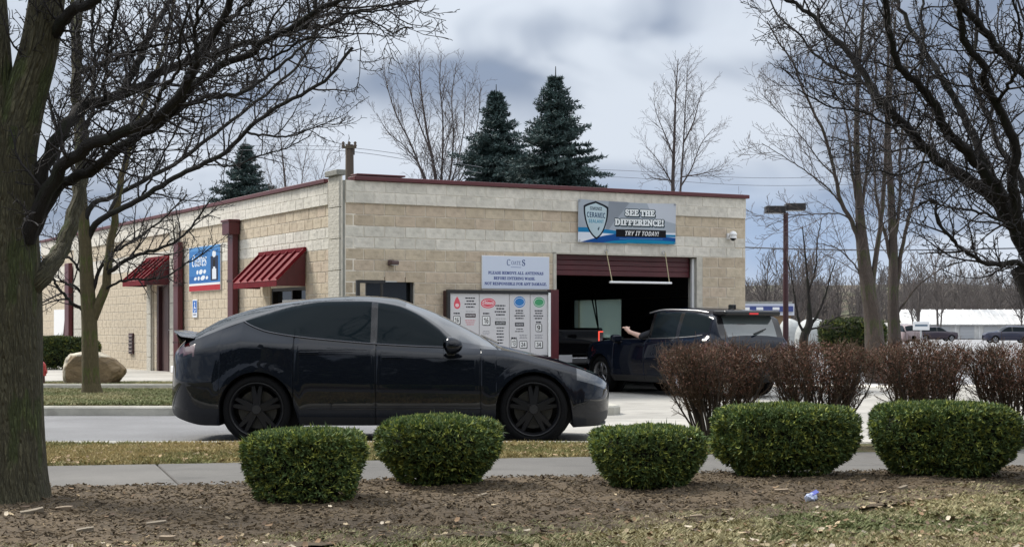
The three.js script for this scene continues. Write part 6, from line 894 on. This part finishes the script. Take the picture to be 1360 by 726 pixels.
// ---------------------------------------------------------------- beyond: lot, far buildings, vehicles, woods and hills
{
  const A = (x, d, y = 0) => onGround(x, d, y);
  const s = thing('far_shop', 'far shop with a blue and white fascia and tan wall just right of the building', 'building', A(1012, 120)), w = 78 * 120 / FPX;
  part('wall', box(w, 3.0, 6, 0, 1.5, -3), M([0.30, 0.20, 0.11], 0.9, { map: rep(T.grain, 2) }), s); part('fascia', box(w + 0.4, 0.85, 0.3, 0, 2.65, 0.1), M([0.55, 0.57, 0.62], 0.6), s); part('fascia_band', box(w + 0.2, 0.4, 0.1, 0, 2.7, 0.32), M([0.04, 0.06, 0.20], 0.5), s); for (const k of [-1.2, -0.2, 1.0]) part('lettering', box(0.5, 0.2, 0.04, k, 2.72, 0.39), MT.white, s); part('roof', box(w + 0.2, 0.2, 6, 0, 3.15, -3), MT.stone, s);
  for (const k of [-1, 0.6]) part('window', box(1.2, 1.2, 0.05, k, 1.3, 0.03), MT.darkGlass, s);
  const h = thing('warehouse', 'long low white warehouse across the far side of the lot', 'building', A(1285, 200)), L = 11.5; h.scale.set(1.35, 1.35, 1.35);
  part('wall', box(L, 1.5, 8, 0, 0.75, -4), M([0.8, 0.8, 0.78], 0.7, { map: rep(T.dirtStreak, 3) }), h);
  { const rf = part('roof', box(L + 0.4, 0.1, 3.4, 0, 1.98, -1.2, 0, 0.42), M([0.72, 0.72, 0.71], 0.7, { map: rep(T.dirtStreak, 3) }), h); for (let i = 0; i < 16; i++) part('roof_seam', box(0.05, 0.05, 3.4, -L / 2 + i * L / 15, 2.05, -1.2, 0, 0.42), MT.white, rf); }
  for (let i = 0; i < 5; i++) { const dk = part('dock_door', box(1.3, 1.1, 0.06, -4.4 + i * 2.2, 0.6, 0.03), M([0.42, 0.43, 0.44], 0.6), h); for (let j = 0; j < 3; j++) part('rib', box(1.28, 0.03, 0.02, -4.4 + i * 2.2, 0.3 + j * 0.3, 0.07), MT.galv, dk); }
  for (let i = 0; i < 11; i++) part('wall_rib', box(0.05, 1.2, 0.05, -5.5 + i * 1.1, 0.6, 0.03), MT.white, h);
  const cover = (x, d, wd, hh, label) => { const o = thing('covered_boat', label, 'boat', A(x, d), 0.1, 'white covered boats in the lot'), g = new THREE.SphereGeometry(1, 28, 14, 0, 6.3, 0, 1.57), p = g.attributes.position; for (let i = 0; i < p.count; i++) { const xx = p.getX(i), yy = p.getY(i); p.setXYZ(i, xx * wd / 2, Math.pow(yy, 0.8) * hh * (0.75 - 0.3 * xx) + 0.5 + 0.04 * noise2(xx * 9, p.getZ(i) * 9, 71), p.getZ(i) * 0.95); } g.computeVertexNormals(); part('cover', g, M([0.5, 0.52, 0.51], 0.65, { map: rep(T.dirtStreak, 1), bumpMap: rep(T.coarse, 1), bumpScale: 0.03 }), o); part('hull', rbox(wd * 0.9, 0.5, 1.4, 0.2, 0, 0.45, 0), MT.white, o); part('trailer', merge([box(wd * 0.8, 0.08, 0.9, 0, 0.2, 0), cyl(0.25, 0.25, 1.6, 14, 0.2, 0.25, 0, 'z')]), MT.black, o); };
  cover(1092, 80, 2.7, 1.5, 'white covered boat on a trailer behind the forked tree beside the olive bush'); cover(1056, 96, 2.0, 1.6, 'white covered boat just right of the lamp post');
  clipped('olive green bush behind the brown hedge left of the grey trunks', A(1132, 47, 0), 1.9, 1.45, 1.5, 131, undefined, { name: 'bush', density: 1500, leaf: 0.10, stems: 4, boxy: 2, tone: 0.5 });
  const van = (name, label, x, d, turn, body, col, hh) => { const o = thing(name, label, 'car', A(x, d), turn, undefined), P = carPaint(col); carBody(o, { ...body, flare: 0.01 }, { body: P, underbody: dark, side_window: tint, windscreen: tint, rear_window: tint, pillar: gloss }); for (const q of body.wheels) for (const k of [1, -1]) wheel(o, q.s, q.y, k * 0.76, q.y, 0.21, 0.2, k, MT.steel, 5, false); };
  const simple = (hh, cab) => ({ ends: [-2.2, 2.2], half: 0.88, planFront: [1.2, 5], planRear: [-1.4, 6], top: [[2.2, 0.7], [2.0, 0.9], [1.1, 1.02], [0.5, hh - 0.12], [0.1, hh], [-1.2, hh - 0.02], [cab, hh - 0.12], [Math.max(cab - 0.35, -2.17), 1.0], [-2.2, 0.7]], rail: [[2.2, 0.66, 0.85], [2.0, 0.86, 0.87], [0.95, 0.98, 0.87], [0.5, hh - 0.25, 0.76], [0.1, hh - 0.1, 0.72], [-1.2, hh - 0.12, 0.72], [cab, hh - 0.25, 0.76], [Math.max(cab - 0.35, -2.15), 0.96, 0.87], [-2.2, 0.65, 0.88]], belt: [[2.2, 0.66, 0.85], [2.0, 0.86, 0.87], [0.95, 0.98, 0.87], [-1.2, 1.0, 0.88], [cab, 1.0, 0.87], [Math.max(cab - 0.35, -2.15), 0.96, 0.87], [-2.2, 0.65, 0.88]], shoulder: [[2.2, 0.6, 0.96], [0, 0.9, 0.965], [-2.2, 0.6, 0.96]], sill: [[2.2, 0.4, 0.93], [2, 0.24, 0.93], [-2, 0.25, 0.93], [-2.2, 0.42, 0.93]], wheels: [{ s: 1.35, y: 0.32, arch: 0.36 }, { s: -1.3, y: 0.32, arch: 0.36 }],
    zone(seg, s, y, row, gap) { if (seg === 'U') return 'underbody'; if (seg === 'A') return 'body'; if (seg === 'B') return gap < 0.03 ? 'body' : Math.abs(s + 0.1) < 0.06 || row > 0.9 ? 'pillar' : s > -0.1 ? 'side_window#1' : 'side_window#2'; if (s < 0.95 && s > 0.3 && row > 0.1) return 'windscreen'; if (s < cab - 0.02 && s > cab - 0.3 && row > 0.1) return 'rear_window'; return 'body'; } });
  van('parked_car', 'dull rose silver van parked far off right of the grey trunks', 1201, 128, Math.PI / 2 + 0.12, simple(1.62, -1.75), [0.22, 0.17, 0.17]);
  van('parked_car', 'dark purple car parked far off behind the small white sign', 1243, 160, 0.1, simple(1.5, -1.5), [0.035, 0.025, 0.035]);
  van('parked_car', 'dull blue car parked far off near the right edge', 1340, 140, Math.PI, simple(1.5, -1.5), [0.03, 0.031, 0.05]);
  const sg = thing('lot_sign', 'small white sign board on a post in front of the far purple car', 'sign', A(1224, 100)); sg.scale.set(1.75, 1.45, 1.5); part('post', rbox(0.06, 1.1, 0.06, 0.01, 0, 0.55, -0.03), MT.galv, sg); part('board', rbox(0.58, 0.36, 0.03, 0.006, 0, 0.97, 0.02), MT.white, sg); part('band', box(0.44, 0.08, 0.006, 0, 0.99, 0.038), M([0.1, 0.15, 0.2], 0.6), sg);
}
{
  const ridge = (name, d, y0, amp, seed, col, x0, x1) => { const n = 160, pos = [], idx = []; for (let i = 0; i <= n; i++) { const x = lerp(x0, x1, i / n) * d, e = amp * (fbm(i * 0.08, 1, seed, 5)); for (const [dz, f] of [[0, 0], [40, 0.45], [90, 1], [260, 1], [260, 0]]) pos.push(x, f ? (y0 + e) * f : -0.1, -d - dz * d / 300); } for (let i = 0; i < n; i++) for (let j = 0; j < 4; j++) { const a = i * 5 + j, b = a + 5; idx.push(a, b, b + 1, a, b + 1, a + 1); } const g = new THREE.BufferGeometry(); g.setAttribute('position', new THREE.Float32BufferAttribute(pos, 3)); g.setIndex(idx); g.computeVertexNormals(); const uv = []; for (let i = 0; i < pos.length; i += 3) uv.push(pos[i], pos[i + 2] + pos[i + 1]); g.setAttribute('uv', new THREE.Float32BufferAttribute(uv, 2)); struct(name, g, M(col, 1, { map: rep(T.turf, 40), bumpMap: rep(T.coarse, 20), bumpScale: 2 })); };
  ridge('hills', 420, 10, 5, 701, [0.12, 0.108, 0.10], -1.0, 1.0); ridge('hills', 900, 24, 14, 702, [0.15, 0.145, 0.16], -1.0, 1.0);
  const r = rng(801), far = (seed) => { const t = new Tubes(), q = rng(seed); for (let s = 0; s < 3; s++) { const b = V((q() - 0.5) * 0.03, 0, (q() - 0.5) * 0.03), e = V((q() - 0.5) * 0.35, 0.8 + 0.2 * q(), (q() - 0.5) * 0.35), pts = resample([b, b.clone().lerp(e, 0.5).add(rdir(q).multiplyScalar(0.03)), e], 6), rad = pts.map((_, i) => lerp(0.014, 0.003, i / 6)); t.tube(pts, rad, 3); sprout(t, pts, rad, { sides: 3, len: [0.36, 0.16], gap: [0.055, 0.05], from: [0.25, 0.1], r: [0.006, 0.0042], seg: [0.12, 0.08], wob: [0.15, 0.2], up: [0.08, 0.08], ang: [0.6, 0.7], min: 0.0028, bias: 0.2 }, 0, q, 0); } return t.geo(); };
  for (const [k, n, d0, d1] of [[0, 420, 175, 330], [1, 420, 215, 330]]) { const L = []; for (let i = 0; i < n; i++) { const d = d0 + (d1 - d0) * r(), x = (r() * 2 - 1) * d * 0.5, s = 6.5 + 4 * r(), t = 0.7 + 0.5 * r(); if (Math.abs(x) < 0) continue; L.push({ p: V(x, 0, -d), ry: r() * 6.28, s, sx: s * (0.9 + 0.5 * r()), sz: s, c: [0.115 * t, 0.10 * t, 0.092 * t] }); } scatter('far_wood', k ? 'nearer grey-brown mass of bare far-off trees below the hills' : 'grey-brown mass of bare far-off trees below the hills', 'woods', far(811 + k), M([1, 1, 1], 1), L); }


}
// the street behind the viewer, mirrored in the black paint
{
  const r = rng(901); let first = null;
  for (let i = 0; i < 11; i++) {
    const x = -15 + i * 3 + (r() - 0.5), z = 15 + 3 * r();
    if (!first) { const t = new Tubes(), lv = new Blades(), H = 9; first = thing('roadside_evergreen', 'dense dark evergreen, first from the left across the street behind the viewer', 'tree', V(x, 0, z), 0, 'evergreens screening the street behind the viewer'); part('trunk', cyl(0.2, 0.05, 6, 8, 0, 3, 0), barkDark, first);
      for (let k = 0; k < 5200; k++) { const y = 0.2 + (H - 0.2) * Math.pow(r(), 1.3), R = 2.1 * (1 - Math.pow(y / H, 1.6)) + 0.1, a = r() * 6.28, q = Math.sqrt(0.35 + 0.65 * r()); const p = V(Math.cos(a) * R * q, y, Math.sin(a) * R * q), tone = 0.6 + 0.8 * r(); for (let z2 = 0; z2 < 2; z2++) lv.blade(p, rdir(r).add(V(Math.cos(a), 0.3, Math.sin(a))).normalize(), 0.3, 0.07, [0.02 * tone, 0.038 * tone, 0.022 * tone], r); }
      part('crown', lv.geo(), leafMat, first); }
    else { const c = first.clone(); c.name = numbered('roadside_evergreen'); c.position.set(x, 0, z); c.rotation.y = r() * 6.28; c.scale.setScalar(1.35 + 0.5 * r()); c.userData.label = 'dense dark evergreen, ' + ['', 'second', 'third', 'fourth', 'fifth', 'sixth', 'seventh', 'eighth', 'ninth', 'tenth', 'eleventh'][i] + ' from the left across the street behind the viewer'; scene.add(c); }
  }
}
scene.traverse((o) => { if (o.isMesh) { o.castShadow = true; o.receiveShadow = true; } });
renderer.render(scene, camera);
